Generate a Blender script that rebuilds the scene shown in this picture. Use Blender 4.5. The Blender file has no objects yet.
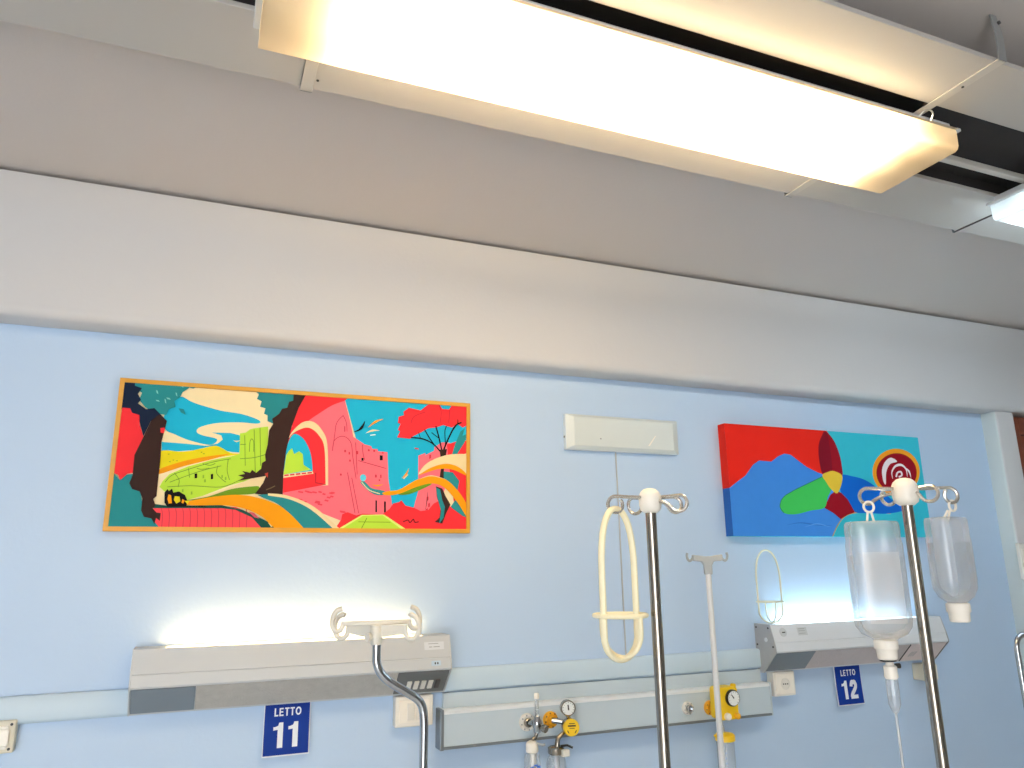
import bpy, bmesh, math, random
from mathutils import Vector, Matrix
random.seed(4)
SC = bpy.context.scene
COL = SC.collection
PI = math.pi

# ------------------------------------------------------------------ camera frame
EYE = Vector((0, 0, 1.6))
F = 746.09
FW = Vector((0.36942356, 0.89795052, 0.23918841))
RT = Vector((0.92586242, -0.37766473, -0.01217092))
UP = Vector((-0.07940415, -0.22595178, 0.97089689))
W = 2.45                                   # distance of the bed wall


def ray(px, py):
    return FW * F + RT * (px - 512) - UP * (py - 384)


def at(px, py, y):                         # point of the plane y = const seen at that place
    d = ray(px, py)
    return EYE + d * (y / d.y)


def deep(px, py, dep):                     # same, by distance along the view axis
    return EYE + ray(px, py) * (dep / F)


# ------------------------------------------------------------------ materials
MATS = {}


def srgb(h):
    if isinstance(h, str):
        h = tuple(int(h[i:i + 2], 16) / 255 for i in (0, 2, 4))
    return tuple((c / 12.92 if c <= 0.04045 else ((c + 0.055) / 1.055) ** 2.4) for c in h) + (1.0,)


def mat(name, col, rough=0.5, metal=0.0, noise=0.0, nscale=8.0, bump=0.0, bscale=60.0, spec=0.5, coat=0.0):
    if name in MATS:
        return MATS[name]
    m = bpy.data.materials.new(name)
    m.use_nodes = True
    nt = m.node_tree
    b = nt.nodes['Principled BSDF']
    c = srgb(col)
    b.inputs['Base Color'].default_value = c
    b.inputs['Roughness'].default_value = rough
    b.inputs['Metallic'].default_value = metal
    b.inputs['Specular IOR Level'].default_value = spec
    b.inputs['Coat Weight'].default_value = coat
    tc = nt.nodes.new('ShaderNodeTexCoord')
    if noise:
        n = nt.nodes.new('ShaderNodeTexNoise')
        n.inputs['Scale'].default_value = nscale
        n.inputs['Detail'].default_value = 4
        r = nt.nodes.new('ShaderNodeMixRGB')
        r.blend_type = 'MULTIPLY'
        r.inputs[0].default_value = 1
        ramp = nt.nodes.new('ShaderNodeMapRange')
        ramp.inputs['To Min'].default_value = 1 - noise
        ramp.inputs['To Max'].default_value = 1 + noise * 0.3
        nt.links.new(tc.outputs['Object'], n.inputs['Vector'])
        nt.links.new(n.outputs['Fac'], ramp.inputs['Value'])
        r.inputs[1].default_value = c
        nt.links.new(ramp.outputs[0], r.inputs[2])
        nt.links.new(r.outputs[0], b.inputs['Base Color'])
    if bump:
        n2 = nt.nodes.new('ShaderNodeTexNoise')
        n2.inputs['Scale'].default_value = bscale
        n2.inputs['Detail'].default_value = 3
        bp = nt.nodes.new('ShaderNodeBump')
        bp.inputs['Strength'].default_value = bump
        bp.inputs['Distance'].default_value = 0.01
        nt.links.new(tc.outputs['Object'], n2.inputs['Vector'])
        nt.links.new(n2.outputs['Fac'], bp.inputs['Height'])
        nt.links.new(bp.outputs[0], b.inputs['Normal'])
    MATS[name] = m
    return m


def emit(name, col, strength):
    m = bpy.data.materials.new(name)
    m.use_nodes = True
    nt = m.node_tree
    nt.nodes.clear()
    o = nt.nodes.new('ShaderNodeOutputMaterial')
    e = nt.nodes.new('ShaderNodeEmission')
    e.inputs['Color'].default_value = tuple(col) + (1,)
    e.inputs['Strength'].default_value = strength
    nt.links.new(e.outputs[0], o.inputs[0])
    MATS[name] = m
    return m


def milky(name, col, clear=0.4, transl=0.5, gloss=0.08, rough=0.2):
    """thin see-through plastic: clear share + milky share + a little gloss"""
    m = bpy.data.materials.new(name)
    m.use_nodes = True
    nt = m.node_tree
    nt.nodes.clear()
    N = nt.nodes.new
    o = N('ShaderNodeOutputMaterial')
    tr = N('ShaderNodeBsdfTransparent')
    tl = N('ShaderNodeBsdfTranslucent')
    df = N('ShaderNodeBsdfDiffuse')
    gl = N('ShaderNodeBsdfGlossy')
    c = srgb(col)
    tl.inputs[0].default_value = c
    df.inputs[0].default_value = c
    tr.inputs[0].default_value = tuple(0.75 + 0.25 * k for k in c[:3]) + (1,)
    gl.inputs['Roughness'].default_value = rough
    a = N('ShaderNodeMixShader'); a.inputs[0].default_value = transl
    nt.links.new(df.outputs[0], a.inputs[1]); nt.links.new(tl.outputs[0], a.inputs[2])
    b = N('ShaderNodeMixShader'); b.inputs[0].default_value = clear
    nt.links.new(a.outputs[0], b.inputs[1]); nt.links.new(tr.outputs[0], b.inputs[2])
    g = N('ShaderNodeMixShader')
    lw = N('ShaderNodeLayerWeight'); lw.inputs[0].default_value = 0.25
    mr = N('ShaderNodeMapRange'); mr.inputs['To Min'].default_value = gloss * 0.4; mr.inputs['To Max'].default_value = min(1, gloss * 4)
    nt.links.new(lw.outputs['Facing'], mr.inputs['Value'])
    nt.links.new(mr.outputs[0], g.inputs[0])
    nt.links.new(b.outputs[0], g.inputs[1]); nt.links.new(gl.outputs[0], g.inputs[2])
    nt.links.new(g.outputs[0], o.inputs[0])
    MATS[name] = m
    return m


mat('wall_blue', 'B9D0EA', 0.55, noise=0.04, nscale=1.3, bump=0.05, bscale=90)
mat('ceiling_paint', 'CFC8C4', 0.8, noise=0.04, nscale=0.8, bump=0.04, bscale=70)
mat('beam_paint', 'CBCBCC', 0.7, noise=0.03, nscale=1.0, bump=0.05, bscale=80)
mat('pier_paint', 'C8D2D2', 0.65, noise=0.04, nscale=2)
mat('side_paint', 'C2C0BE', 0.7, noise=0.04, nscale=2)
mat('floor_vinyl', 'DCDCD6', 0.35, noise=0.12, nscale=14)
mat('wood', '7A3A22', 0.5, noise=0.35, nscale=18)
mat('panel_white', 'BAB6B0', 0.6, noise=0.03, nscale=3)
mat('black_void', '2C2828', 0.9, noise=0.1, nscale=6)
mat('strap_white', 'C4C0B8', 0.5, noise=0.05, nscale=20)
mat('hanger_grey', '9A9C9C', 0.45, metal=0.4, noise=0.05, nscale=20)
mat('strap_dark', '4A4646', 0.5, metal=0.5, noise=0.05, nscale=20)
mat('enamel', 'C4C8CA', 0.45, noise=0.03, nscale=10)
mat('enamel_cool', 'DADEE2', 0.45, noise=0.03, nscale=10)
mat('grey_insert', '7E8890', 0.5, noise=0.05, nscale=20)
mat('dark_insert', '6A6C6C', 0.5, noise=0.08, nscale=20)
mat('lens_grey', 'BEBAB2', 0.45, noise=0.22, nscale=40, bump=0.3, bscale=150)
mat('lens_pale', 'CEC4C2', 0.45, noise=0.12, nscale=40, bump=0.3, bscale=150)
mat('pink_label', 'E2D4D2', 0.5, noise=0.03, nscale=10)
mat('zinc', 'B2B4B6', 0.45, metal=0.35, noise=0.10, nscale=50)
mat('trunk_paint', 'C0D4E2', 0.45, noise=0.03, nscale=2)
mat('duct_paint', 'BECDD6', 0.4, noise=0.02, nscale=3)
mat('aluminium', 'D8DADA', 0.28, metal=0.8, noise=0.04, nscale=40)
mat('rim_silver', 'ECF0F2', 0.3, metal=0.15, noise=0.02, nscale=40)
mat('aluminium_dark', '8A9298', 0.4, metal=0.6, noise=0.05, nscale=40)
mat('socket_white', 'E6E2D8', 0.35, noise=0.02, nscale=20)
mat('socket_beige', 'D2CCB8', 0.4, noise=0.03, nscale=20)
mat('socket_hole', '4A4844', 0.6, noise=0.1, nscale=30)
mat('black_plastic', '161616', 0.4, noise=0.1, nscale=30)
mat('chrome', 'BEC2C6', 0.09, metal=1.0, noise=0.05, nscale=30)
mat('hook_steel', 'DCD8D0', 0.22, metal=0.9, noise=0.05, nscale=30)
mat('steel', 'A39C92', 0.22, metal=1.0, noise=0.08, nscale=30)
mat('hub_white', 'F2ECE0', 0.35, noise=0.02, nscale=30)
mat('hook_white', 'DAD8CE', 0.35, noise=0.04, nscale=30)
mat('grey_plastic', '9AA2A8', 0.45, noise=0.04, nscale=30)
mat('pole_grey', 'CACED2', 0.3, noise=0.03, nscale=30)
mat('aged_yellow', 'F8EEC8', 0.4, noise=0.07, nscale=30)
mat('pale_cream', 'E8E8D4', 0.4, noise=0.04, nscale=30)
mat('yellow_plastic', 'F2C81E', 0.4, noise=0.05, nscale=40)
mat('amber_plastic', 'E8A81C', 0.4, noise=0.06, nscale=40)
mat('gauge_face', 'E8ECEA', 0.4, noise=0.02, nscale=40)
mat('sign_blue', '12358E', 0.5, noise=0.05, nscale=12, spec=0.15)
mat('sign_white', 'E8ECF2', 0.4, noise=0.02, nscale=12)
mat('cable_grey', 'B0B4B8', 0.5, noise=0.05, nscale=30)
mat('frame_gold', 'D89C2C', 0.45, noise=0.12, nscale=25)
mat('cap_cream', 'F2ECE0', 0.45, noise=0.03, nscale=30)
mat('ink_grey', '8A8E90', 0.6, noise=0.05, nscale=30)
mat('ink_blue', '2A62C0', 0.6, noise=0.05, nscale=30)
mat('fixture_white', 'DCE4E6', 0.4, noise=0.03, nscale=12)
mat('fixture_panel', 'D2DAD8', 0.3, noise=0.03, nscale=12)
milky('bag_plastic', 'FFFFFF', clear=0.72, transl=0.85, gloss=0.16)
milky('bag_label', 'FFF8F0', clear=0.66, transl=0.4, gloss=0.03)
milky('bag_water', 'F0F4F8', clear=0.86, transl=0.6, gloss=0.05)
milky('clear_plastic', 'EEF4F8', clear=0.72, transl=0.4, gloss=0.14, rough=0.1)
milky('drip_tube', 'F4F6F8', clear=0.5, transl=0.4, gloss=0.10)
milky('diffuser_warm', 'FFEBCA', clear=0.42, transl=0.85, gloss=0.03)
milky('diffuser_cool', 'F8FAF6', clear=0.42, transl=0.85, gloss=0.03)
emit('tube_warm', (1.0, 0.785, 0.49), 66)
emit('tube_cool', (0.70, 0.87, 1.0), 36)
emit('tube_bed_warm', (1.0, 0.66, 0.30), 27)
emit('tube_bed_cool', (0.72, 0.94, 1.0), 27)


def paint(h):
    return mat('paint_' + h, h, 0.65, noise=0.06, nscale=30, spec=0.12)


# ------------------------------------------------------------------ mesh builder
class MB:
    def __init__(s):
        s.v = []; s.f = []; s.m = []; s.mats = []

    def mi(s, m):
        m = MATS[m] if isinstance(m, str) else m
        if m not in s.mats:
            s.mats.append(m)
        return s.mats.index(m)

    def add(s, vs, fs, m):
        o = len(s.v); k = s.mi(m)
        s.v += [Vector(v) for v in vs]
        for f in fs:
            s.f.append([o + i for i in f]); s.m.append(k)
        return s

    def box(s, a, b, m):
        x0, x1 = sorted((a[0], b[0])); y0, y1 = sorted((a[1], b[1])); z0, z1 = sorted((a[2], b[2]))
        vs = [(x0, y0, z0), (x1, y0, z0), (x1, y1, z0), (x0, y1, z0), (x0, y0, z1), (x1, y0, z1), (x1, y1, z1), (x0, y1, z1)]
        return s.add(vs, [(0, 3, 2, 1), (4, 5, 6, 7), (0, 1, 5, 4), (1, 2, 6, 5), (2, 3, 7, 6), (3, 0, 4, 7)], m)

    def prism(s, poly, vec, m):
        n = len(poly); vec = Vector(vec)
        vs = [Vector(q) for q in poly] + [Vector(q) + vec for q in poly]
        fs = [tuple(range(n))[::-1], tuple(range(n, 2 * n))] + [(i, (i + 1) % n, n + (i + 1) % n, n + i) for i in range(n)]
        return s.add(vs, fs, m)

    def tube(s, pts, r, m, res=12, closed=False, flat=1.0, cap=True):
        pts = [Vector(q) for q in pts]; n = len(pts)
        rs = r if isinstance(r, (list, tuple)) else [r] * n
        tan = []
        for i in range(n):
            if closed:
                t = pts[(i + 1) % n] - pts[i - 1]
            else:
                t = pts[min(i + 1, n - 1)] - pts[max(i - 1, 0)]
            tan.append(t.normalized())
        a = Vector((0, 0, 1)) if abs(tan[0].z) < 0.9 else Vector((0, 1, 0))
        nrm = (a - tan[0] * a.dot(tan[0])).normalized()
        vs = []
        for i in range(n):
            nrm = (nrm - tan[i] * nrm.dot(tan[i])).normalized()
            bn = tan[i].cross(nrm)
            for k in range(res):
                g = 2 * PI * k / res
                vs.append(pts[i] + (nrm * math.cos(g) + bn * math.sin(g) * flat) * rs[i])
        fs = []
        for i in range(n if closed else n - 1):
            j = (i + 1) % n
            for k in range(res):
                q = (k + 1) % res
                fs.append((i * res + k, i * res + q, j * res + q, j * res + k))
        if not closed and cap:
            fs.append(tuple(range(res))[::-1]); fs.append(tuple(range((n - 1) * res, n * res)))
        return s.add(vs, fs, m)

    def lathe(s, prof, o, ax, m, res=24, sx=1.0, sy=1.0, ref=None, power=2.0):
        """prof: (radius, height) pairs along axis ax from o; sx, sy squash it; power>2 squares it off"""
        ax = Vector(ax).normalized(); o = Vector(o)
        a = Vector(ref) if ref else (Vector((0, 0, 1)) if abs(ax.z) < 0.9 else Vector((1, 0, 0)))
        u = (a - ax * a.dot(ax)).normalized(); w = ax.cross(u)
        vs = []
        for (r, h) in prof:
            for k in range(res):
                g = 2 * PI * k / res
                c, d = math.cos(g), math.sin(g)
                c = math.copysign(abs(c) ** (2 / power), c); d = math.copysign(abs(d) ** (2 / power), d)
                vs.append(o + ax * h + u * (c * r * sx) + w * (d * r * sy))
        fs = []
        for i in range(len(prof) - 1):
            for k in range(res):
                q = (k + 1) % res
                fs.append((i * res + k, i * res + q, (i + 1) * res + q, (i + 1) * res + k))
        fs.append(tuple(range(res))[::-1]); fs.append(tuple(range((len(prof) - 1) * res, len(prof) * res)))
        return s.add(vs, fs, m)

    def disc(s, o, ax, r, h, m, res=28, bev=0.0):
        pr = [(r, 0), (r, h - bev), (r - bev, h)] if bev else [(r, 0), (r, h)]
        return s.lathe(pr, o, ax, m, res)

    def build(s, name, parent=None, smooth=False, bevel=0.0, origin=None, recalc=True):
        me = bpy.data.meshes.new(name)
        if parent is not None:
            org = ROOT[parent]
        elif origin is not None:
            org = Vector(origin)
        else:
            lo = Vector([min(v[i] for v in s.v) for i in range(3)]); hi = Vector([max(v[i] for v in s.v) for i in range(3)])
            org = Vector(((lo.x + hi.x) / 2, (lo.y + hi.y) / 2, lo.z))
        me.from_pydata([tuple(v - org) for v in s.v], [], s.f)
        for m in s.mats:
            me.materials.append(m)
        me.polygons.foreach_set('material_index', s.m)
        if recalc:
            bm = bmesh.new(); bm.from_mesh(me)
            bmesh.ops.recalc_face_normals(bm, faces=bm.faces)
            bm.to_mesh(me); bm.free()
        if smooth:
            me.polygons.foreach_set('use_smooth', [True] * len(me.polygons))
            me.set_sharp_from_angle(angle=math.radians(42))
        me.update()
        o = bpy.data.objects.new(name, me); COL.objects.link(o)
        if parent is not None:
            o.parent = parent
        else:
            o.location = org
        ROOT[o] = org
        if bevel:
            b = o.modifiers.new('bevel', 'BEVEL'); b.width = bevel; b.segments = 2; b.limit_method = 'ANGLE'; b.angle_limit = math.radians(40)
        return o


ROOT = {}


def tag(o, label, cat, group=None):
    o['label'] = label; o['category'] = cat
    if group:
        o['group'] = group
    return o


def thing(name, label, cat, loc, group=None):
    o = bpy.data.objects.new(name, None); COL.objects.link(o)
    o.empty_display_size = 0.05
    o.location = loc; ROOT[o] = Vector(loc)
    return tag(o, label, cat, group)


def struct(o):
    o['kind'] = 'structure'
    return o


def smooth_pts(pts, n=6, closed=True):
    """Catmull-Rom through points of any dimension"""
    pts = [Vector(q) for q in pts]; m = len(pts); out = []
    for i in range(m if closed else m - 1):
        if closed:
            a, b, c, d = pts[i - 1], pts[i], pts[(i + 1) % m], pts[(i + 2) % m]
        else:
            a, b, c, d = pts[max(i - 1, 0)], pts[i], pts[i + 1], pts[min(i + 2, m - 1)]
        for k in range(n):
            t = k / n
            out.append(0.5 * ((2 * b) + (c - a) * t + (2 * a - 5 * b + 4 * c - d) * t * t + (3 * b - a - 3 * c + d) * t ** 3))
    if not closed:
        out.append(pts[-1])
    return out


def glyph_polys(ch, st):
    """bold sans letters on a unit-high cell: list of outlines, and the advance width"""
    bx = lambda x0, y0, x1, y1: [(x0, y0), (x1, y0), (x1, y1), (x0, y1)]

    def band(path, w):
        p = [Vector((x, y, 0)) for x, y in path]; n = len(p); L = []; R_ = []
        for i in range(n):
            t_ = (p[min(i + 1, n - 1)] - p[max(i - 1, 0)]).normalized()
            nn = Vector((-t_.y, t_.x, 0)) * w / 2
            L.append(p[i] + nn); R_.append(p[i] - nn)
        return [[(L[i].x, L[i].y), (L[i + 1].x, L[i + 1].y), (R_[i + 1].x, R_[i + 1].y), (R_[i].x, R_[i].y)] for i in range(n - 1)]
    if ch == 'L':
        return [bx(0, 0, st, 1), bx(st, 0, .56, st * .9)], .60
    if ch == 'E':
        return [bx(0, 0, st, 1), bx(st, 0, .60, st * .9), bx(st, .42, .55, .42 + st * .85), bx(st, 1 - st * .9, .58, 1)], .68
    if ch == 'T':
        return [bx(0, 1 - st * .9, .64, 1), bx(.32 - st / 2, 0, .32 + st / 2, 1 - st * .9)], .68
    if ch == 'O':
        n = 28; e = st / 2
        return band([(.42 + (.42 - e) * math.cos(2 * PI * k / n), .5 + (.51 - e) * math.sin(2 * PI * k / n)) for k in range(n + 1)], st), .86
    if ch == '1':
        return [[(.22, 0), (.22 + st * 1.05, 0), (.22 + st * 1.05, 1), (.28, 1), (.24, .90), (.22, .86)], [(.02, .70), (.22, .72), (.24, .88), (.12, .84), (.02, .83)]], .58
    if ch == '2':
        e = st / 2
        path = [(e * 1.0, .66), (e * 1.1, .74), (.10 + e * .6, .84), (.20, .90), (.29, 1 - e), (.40, .90), (.47, .82), (.49, .72), (.46, .60), (.38, .49), (.25, .36), (.14, .24), (.10, .14), (.09, .10)]
        return band([(x + .0, y) for x, y in smooth_path(path)], st * 1.02) + [bx(.0, 0, .60, st * .88)], .64
    return [], .4


def smooth_path(p):
    return [(v.x, v.y) for v in smooth_pts([(x, y, 0) for x, y in p], 4, False)]


def text_mesh(txt, h, m, origin, st=.21, squeeze=1.0, gap=.10):
    """lettering standing in the wall plane, base line centre at origin; h = cap height"""
    items = []; x = 0
    for ch in txt:
        pl, adv = glyph_polys(ch, st)
        items.append((x, pl)); x += adv + gap
    wid = x - gap; mb = MB(); o = Vector(origin)
    for x0, pl in items:
        for p in pl:
            mb.add([o + Vector(((px + x0 - wid / 2) * h * squeeze, 0, py * h)) for px, py in p], [tuple(range(len(p)))], m)
    return mb


# ================================================================== THE ROOM
Z0 = EYE.z
ZC = Z0 + 0.484 * 2.34                     # underside of beam gap / ceiling level
ZB = Z0 + 0.287 * W                        # underside of the beam
YB = W - 0.11                              # front of the beam
XL, XR, YF = -2.6, 4.6, -2.6
struct(MB().box((XL, YF, -0.1), (XR, W + 0.1, 0), 'floor_vinyl').build('floor'))
struct(MB().box((XL - .1, YF, ZC + 0.008), (XR + .1, W + 0.1, ZC + 0.12), 'ceiling_paint').build('ceiling'))
struct(MB().box((XL, W, 0), (XR, W + 0.1, ZC + 0.008), 'wall_blue').build('wall_back'))
struct(MB().box((XL - .1, YF, 0), (XL, W + .1, ZC + 0.008), 'side_paint').build('wall_left'))
struct(MB().box((XR, YF, 0), (XR + .1, W + .1, ZC + 0.008), 'side_paint').build('wall_right'))
struct(MB().box((-0.4, YF - .1, 0), (XR + .1, YF, ZC + 0.008), 'side_paint').build('wall_light_block'))  # added unseen wall, left open at one end to keep daylight to the left
# beam along the top of the wall, lower front edge rounded
bp = [(W, ZC - 0.002), (YB, ZC - 0.002)]
R = 0.028
bp += [(YB + R - R * math.cos(g), ZB + R - R * math.sin(g)) for g in [i * PI / 2 / 6 for i in range(7)]]
bp += [(W, ZB)]
b = struct(MB().prism([(XL, y, z) for y, z in bp], (XR - XL, 0, 0), 'beam_paint').build('trim_1', smooth=True))
# near-black strip standing in for the shade in the gap between beam and ceiling
struct(MB().box((XL, YB + 0.02, ZC - 0.002), (XR, W, ZC + 0.008), 'black_void').build('gap_shade'))
# pier where the wall ends
XP = 3.487
xp2 = at(1017, 440, W - 0.075).x
pp = [(XP, W), (XP, W - 0.075 + 0.012), (XP + 0.004, W - 0.075 + 0.004), (XP + 0.012, W - 0.075), (xp2, W - 0.075), (xp2, W)]
pr = MB().prism([(x, y, 0) for x, y in pp], (0, 0, ZB), 'beam_paint')
pr.mi('pier_paint'); pr.m[2] = pr.m[3] = 1
struct(pr.build('trim_2', smooth=True))
dr = MB()
dr.box((xp2, W - 0.05, 0), (xp2 + 0.07, W, ZB - 0.012), 'wood')
dr.box((xp2 + 0.07, W - 0.03, 0), (XR, W, ZB - 0.10), 'wood')
dr.box((xp2 + 0.07, W - 0.05, ZB - 0.10), (XR, W, ZB - 0.012), 'wood')
struct(dr.build('door_1', bevel=0.003))

# narrow white strip on the pier
q = at(1018.5, 560, W - 0.075)
t = thing('cable_cover', 'narrow white plastic cover on the grey pier beside the wooden frame', 'cable cover', (q.x, W - 0.075, q.z - 0.09))
MB().box((q.x - .008, W - .075, q.z - .085), (q.x + .03, W - .095, q.z + .075), 'socket_white').build('housing', t, bevel=0.005)
MB().box((q.x + .0, W - .095, q.z - .06), (q.x + .02, W - .099, q.z + .05), 'hub_white').build('lid', t, bevel=0.002)

# ================================================================== SUSPENDED LIGHT TRACK
ZP = Z0 + 1.0326                           # underside of boards
PT = 0.012
Y1, Y2, Y3, Y4 = 0.882, 1.041, 1.297, 1.499
XA, XB = XL + 0.02, XR - 0.02
tr = thing('light_track', 'long white suspended board track with dark centre slot carrying the ceiling lamps', 'light track', (1.0, 1.19, ZP))
straps = [0.128, 1.490, 2.165]
cuts = [XA, straps[0] - 0.004, straps[1] + 0.012, straps[2], XB]
for i in range(4):
    for (ya, yb) in ((Y1, Y2), (Y3, Y4)):
        MB().box((cuts[i] + 0.0015, ya, ZP), (cuts[i + 1] - 0.0015, yb, ZP + PT), 'panel_white').build('board', tr, bevel=0.0015)
MB().box((XA, Y2 - 0.012, ZP + 0.045), (XB, Y3 + 0.012, ZP + 0.055), 'black_void').build('backing', tr)
sl = MB()
for (ya, yb) in ((Y2 - 0.012, Y2 - 0.004), (Y3 + 0.004, Y3 + 0.012)):
    sl.box((XA, ya, ZP + PT), (XB, yb, ZP + 0.045), 'black_void')
sl.build('slot_liner', tr)
MB().box((XA, 1.200, ZP + 0.002), (XB, 1.219, ZP + 0.018), 'strap_white').build('wire_channel', tr, bevel=0.002)


def strap(x, w, m):
    s = MB()
    s.box((x - w / 2, Y1 - 0.012, ZP - 0.003), (x + w / 2, Y4 + 0.012, ZP - 0.0002), m)
    o = s.build('strap', tr, bevel=0.0008)
    # hangers up to the ceiling at both ends
    for ye, sg in ((Y1 - 0.012, -1), (Y4 + 0.012, 1)):
        h = MB()
        n = 8
        prev = []
        vs = []; fs = []
        for k in range(n + 1):
            tt = k / n
            z = ZP - 0.003 + tt * (ZC + 0.008 - ZP + 0.003)
            hw = w / 2 * (1 - 0.25 * tt)
            yo = ye + sg * 0.004 * math.sin(PI * tt)
            xo = x - 0.004 * tt
            vs += [(xo - hw, yo, z), (xo + hw, yo, z), (xo + hw, yo - sg * 0.0035, z), (xo - hw, yo - sg * 0.0035, z)]
        for k in range(n):
            a = 4 * k
            for e in range(4):
                g = (e + 1) % 4
                fs.append((a + e, a + g, a + 4 + g, a + 4 + e))
        fs += [(3, 2, 1, 0), (4 * n, 4 * n + 1, 4 * n + 2, 4 * n + 3)]
        h.add(vs, fs, 'hanger_grey')
        h.disc((x + 0.004, ye + sg * 0.001, ZC - 0.012), (0, sg, 0), 0.004, 0.005, 'strap_dark', 10)
        h.build('hanger', tr)


strap(straps[0] + 0.008, 0.026, 'strap_white')
strap(straps[1], 0.024, 'strap_white')
strap(straps[2], 0.007, 'strap_dark')
for (x, y) in ((1.493, 0.965), (0.155, 1.46)):
    MB().disc((x, y, ZP - 0.003), (0, 0, -1), 0.003, 0.002, 'black_plastic', 10).build('screw', tr)


def ceiling_lamp(x0, x1, warm, label):
    zl = Z0 + 0.9526
    t = thing('ceiling_lamp', label, 'ceiling lamp', ((x0 + x1) / 2, 1.185, zl), 'ceiling lamps under the suspended track')
    zf = zl + 0.052
    me_ = 0.14 if warm else 0.06
    dif = 'diffuser_warm' if warm else 'diffuser_cool'
    # tray
    tray = MB()
    tray.box((x0 + 0.004, 1.075, zf + 0.006), (x1 - 0.004, 1.295, ZP - 0.004), 'enamel')
    tray.build('tray', t, bevel=0.004)
    # diffuser: open-topped trough with a lip
    d = MB()
    prof = [(1.058, zf), (1.066, zf + .001), (1.067, zl + 0.012), (1.070, zl + 0.004), (1.077, zl), (1.294, zl), (1.300, zl + 0.004), (1.303, zl + 0.012), (1.304, zf + .001), (1.312, zf)]
    xe = [(x0 - 0.010, 0), (x0, 0)]
    n = len(prof)
    vs = [(x0, y, z) for y, z in prof] + [(x1, y, z) for y, z in prof]
    fs = [(i, i + 1, n + i + 1, n + i) for i in range(n - 1)]
    for o in (0, n):
        fs.append(tuple(o + i for i in range(1, n - 1)))
    d.add(vs, fs, dif)
    d.build('diffuser', t, smooth=True)
    for xx, s in ((x0, -1), (x1, 1)):
        MB().box((xx + s * 0.012, 1.062, zf - 0.002), (xx - s * 0.002, 1.308, zf + 0.006), 'enamel').build('end_lip', t, bevel=0.002)
    for y in (1.142, 1.245):
        tb = MB()
        tb.tube([(x0 + me_, y, zf - 0.016), (x1 - me_, y, zf - 0.016)], 0.013, 'tube_warm' if warm else 'tube_cool', 12)
        tb.build('lamp_tube', t, smooth=True)
        for xx, s in ((x0 + me_, -1), (x1 - me_, 1)):
            MB().box((xx, y - 0.014, zf - 0.030), (xx + s * 0.022, y + 0.014, zf + 0.007), 'socket_white').build('lamp_holder', t, bevel=0.002)
    cl = MB()
    cx = x1 - 0.13
    cl.tube(smooth_pts([(cx, 1.062, zf + .002), (cx + .006, 1.050, zf + .012), (cx + .02, 1.046, zf + .016), (cx + .035, 1.050, zf + .012), (cx + .04, 1.062, zf + .002)], 4, False), 0.0018, 'aluminium', 8)
    cl.build('clip', t, smooth=True)
    return t


ceiling_lamp(0.026, 1.598, True, 'long glowing white ceiling lamp, the one seen almost whole, under the boards')
ceiling_lamp(2.045, 3.60, False, 'cooler white ceiling lamp cut by the photo edge, beyond the dark slot')

# ================================================================== WALL TRUNKING AND GAS DUCT
zt1, zt0 = Z0 - 0.312, Z0 - 0.381
t = MB()
tp = [(W, zt0), (W - .014, zt0), (W - .019, zt0 + .004), (W - .021, zt0 + .010), (W - .021, zt1 - .006), (W - .016, zt1), (W, zt1)]
t.prism([(XL + .01, y, z) for y, z in tp], (2.005 - XL, 0, 0), 'trunk_paint')
tag(t.build('wall_trunking', smooth=True), 'flat pale blue cable trunking running along the wall behind the bed lamps', 'trunking')

dx0, dx1, dz1, dz0 = 0.732, 2.020, Z0 - 0.430, Z0 - 0.543
du = thing('gas_duct', 'pale grey wall duct with aluminium rim carrying the gas outlets', 'duct', ((dx0 + dx1) / 2, W, dz0))
YD = W - 0.05
MB().box((dx0 + .012, W, dz0 + .008), (dx1 - .006, YD, dz1 - .010), 'duct_paint').build('cover', du, bevel=0.001)
MB().prism([(dx0 + .012, y, z) for y, z in ((W, dz1), (YD + .006, dz1), (YD - .001, dz1 - .004), (YD - .002, dz1 - .012), (YD + .004, dz1 - .0125), (W, dz1 - .010))], (dx1 - dx0 - .018, 0, 0), 'rim_silver').build('top_rim', du)
MB().box((dx0 + .012, W, dz0), (dx1 - .006, YD - .003, dz0 + .008), 'aluminium_dark').build('bottom_rim', du, bevel=0.001)
MB().box((dx0, W, dz0 - .002), (dx0 + .012, YD - .004, dz1 + .002), 'aluminium_dark').build('end_cap', du, bevel=0.002)
MB().box((dx1 - .006, W, dz0 - .001), (dx1, YD - .002, dz1 + .001), 'duct_paint').build('end_cap', du, bevel=0.001)


MB().box((dx0 + .02, W, dz1 - .012), (dx1 - .012, W - .013, zt0 - .004), 'duct_paint').build('back_plate', du, bevel=.001)


def outlet(px, py, r, m, label, inner):
    p = at(px, py, YD)
    t = thing('gas_outlet', label, 'gas outlet', (p.x, YD, p.z), 'gas outlets on the wall duct')
    MB().lathe([(r * 1.0, 0), (r * 1.0, .006), (r * .92, .011), (r * .72, .013), (r * .70, .009)], p, (0, -1, 0), m).build('rosette', t, smooth=True)
    MB().lathe([(r * .5, 0.008), (r * .5, .020), (r * .40, .022), (r * .40, .016)], p, (0, -1, 0), inner).build('socket', t, smooth=True)
    k = MB()
    for i in range(8):
        g = i * PI / 4 + .2
        c = p + Vector((math.cos(g) * r * .82, -.0125, math.sin(g) * r * .82))
        k.disc(c, (0, -1, 0), r * .09, .0012, 'ink_grey' if m != 'amber_plastic' else 'black_plastic', 8)
    k.build('marking', t)
    return p


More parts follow.
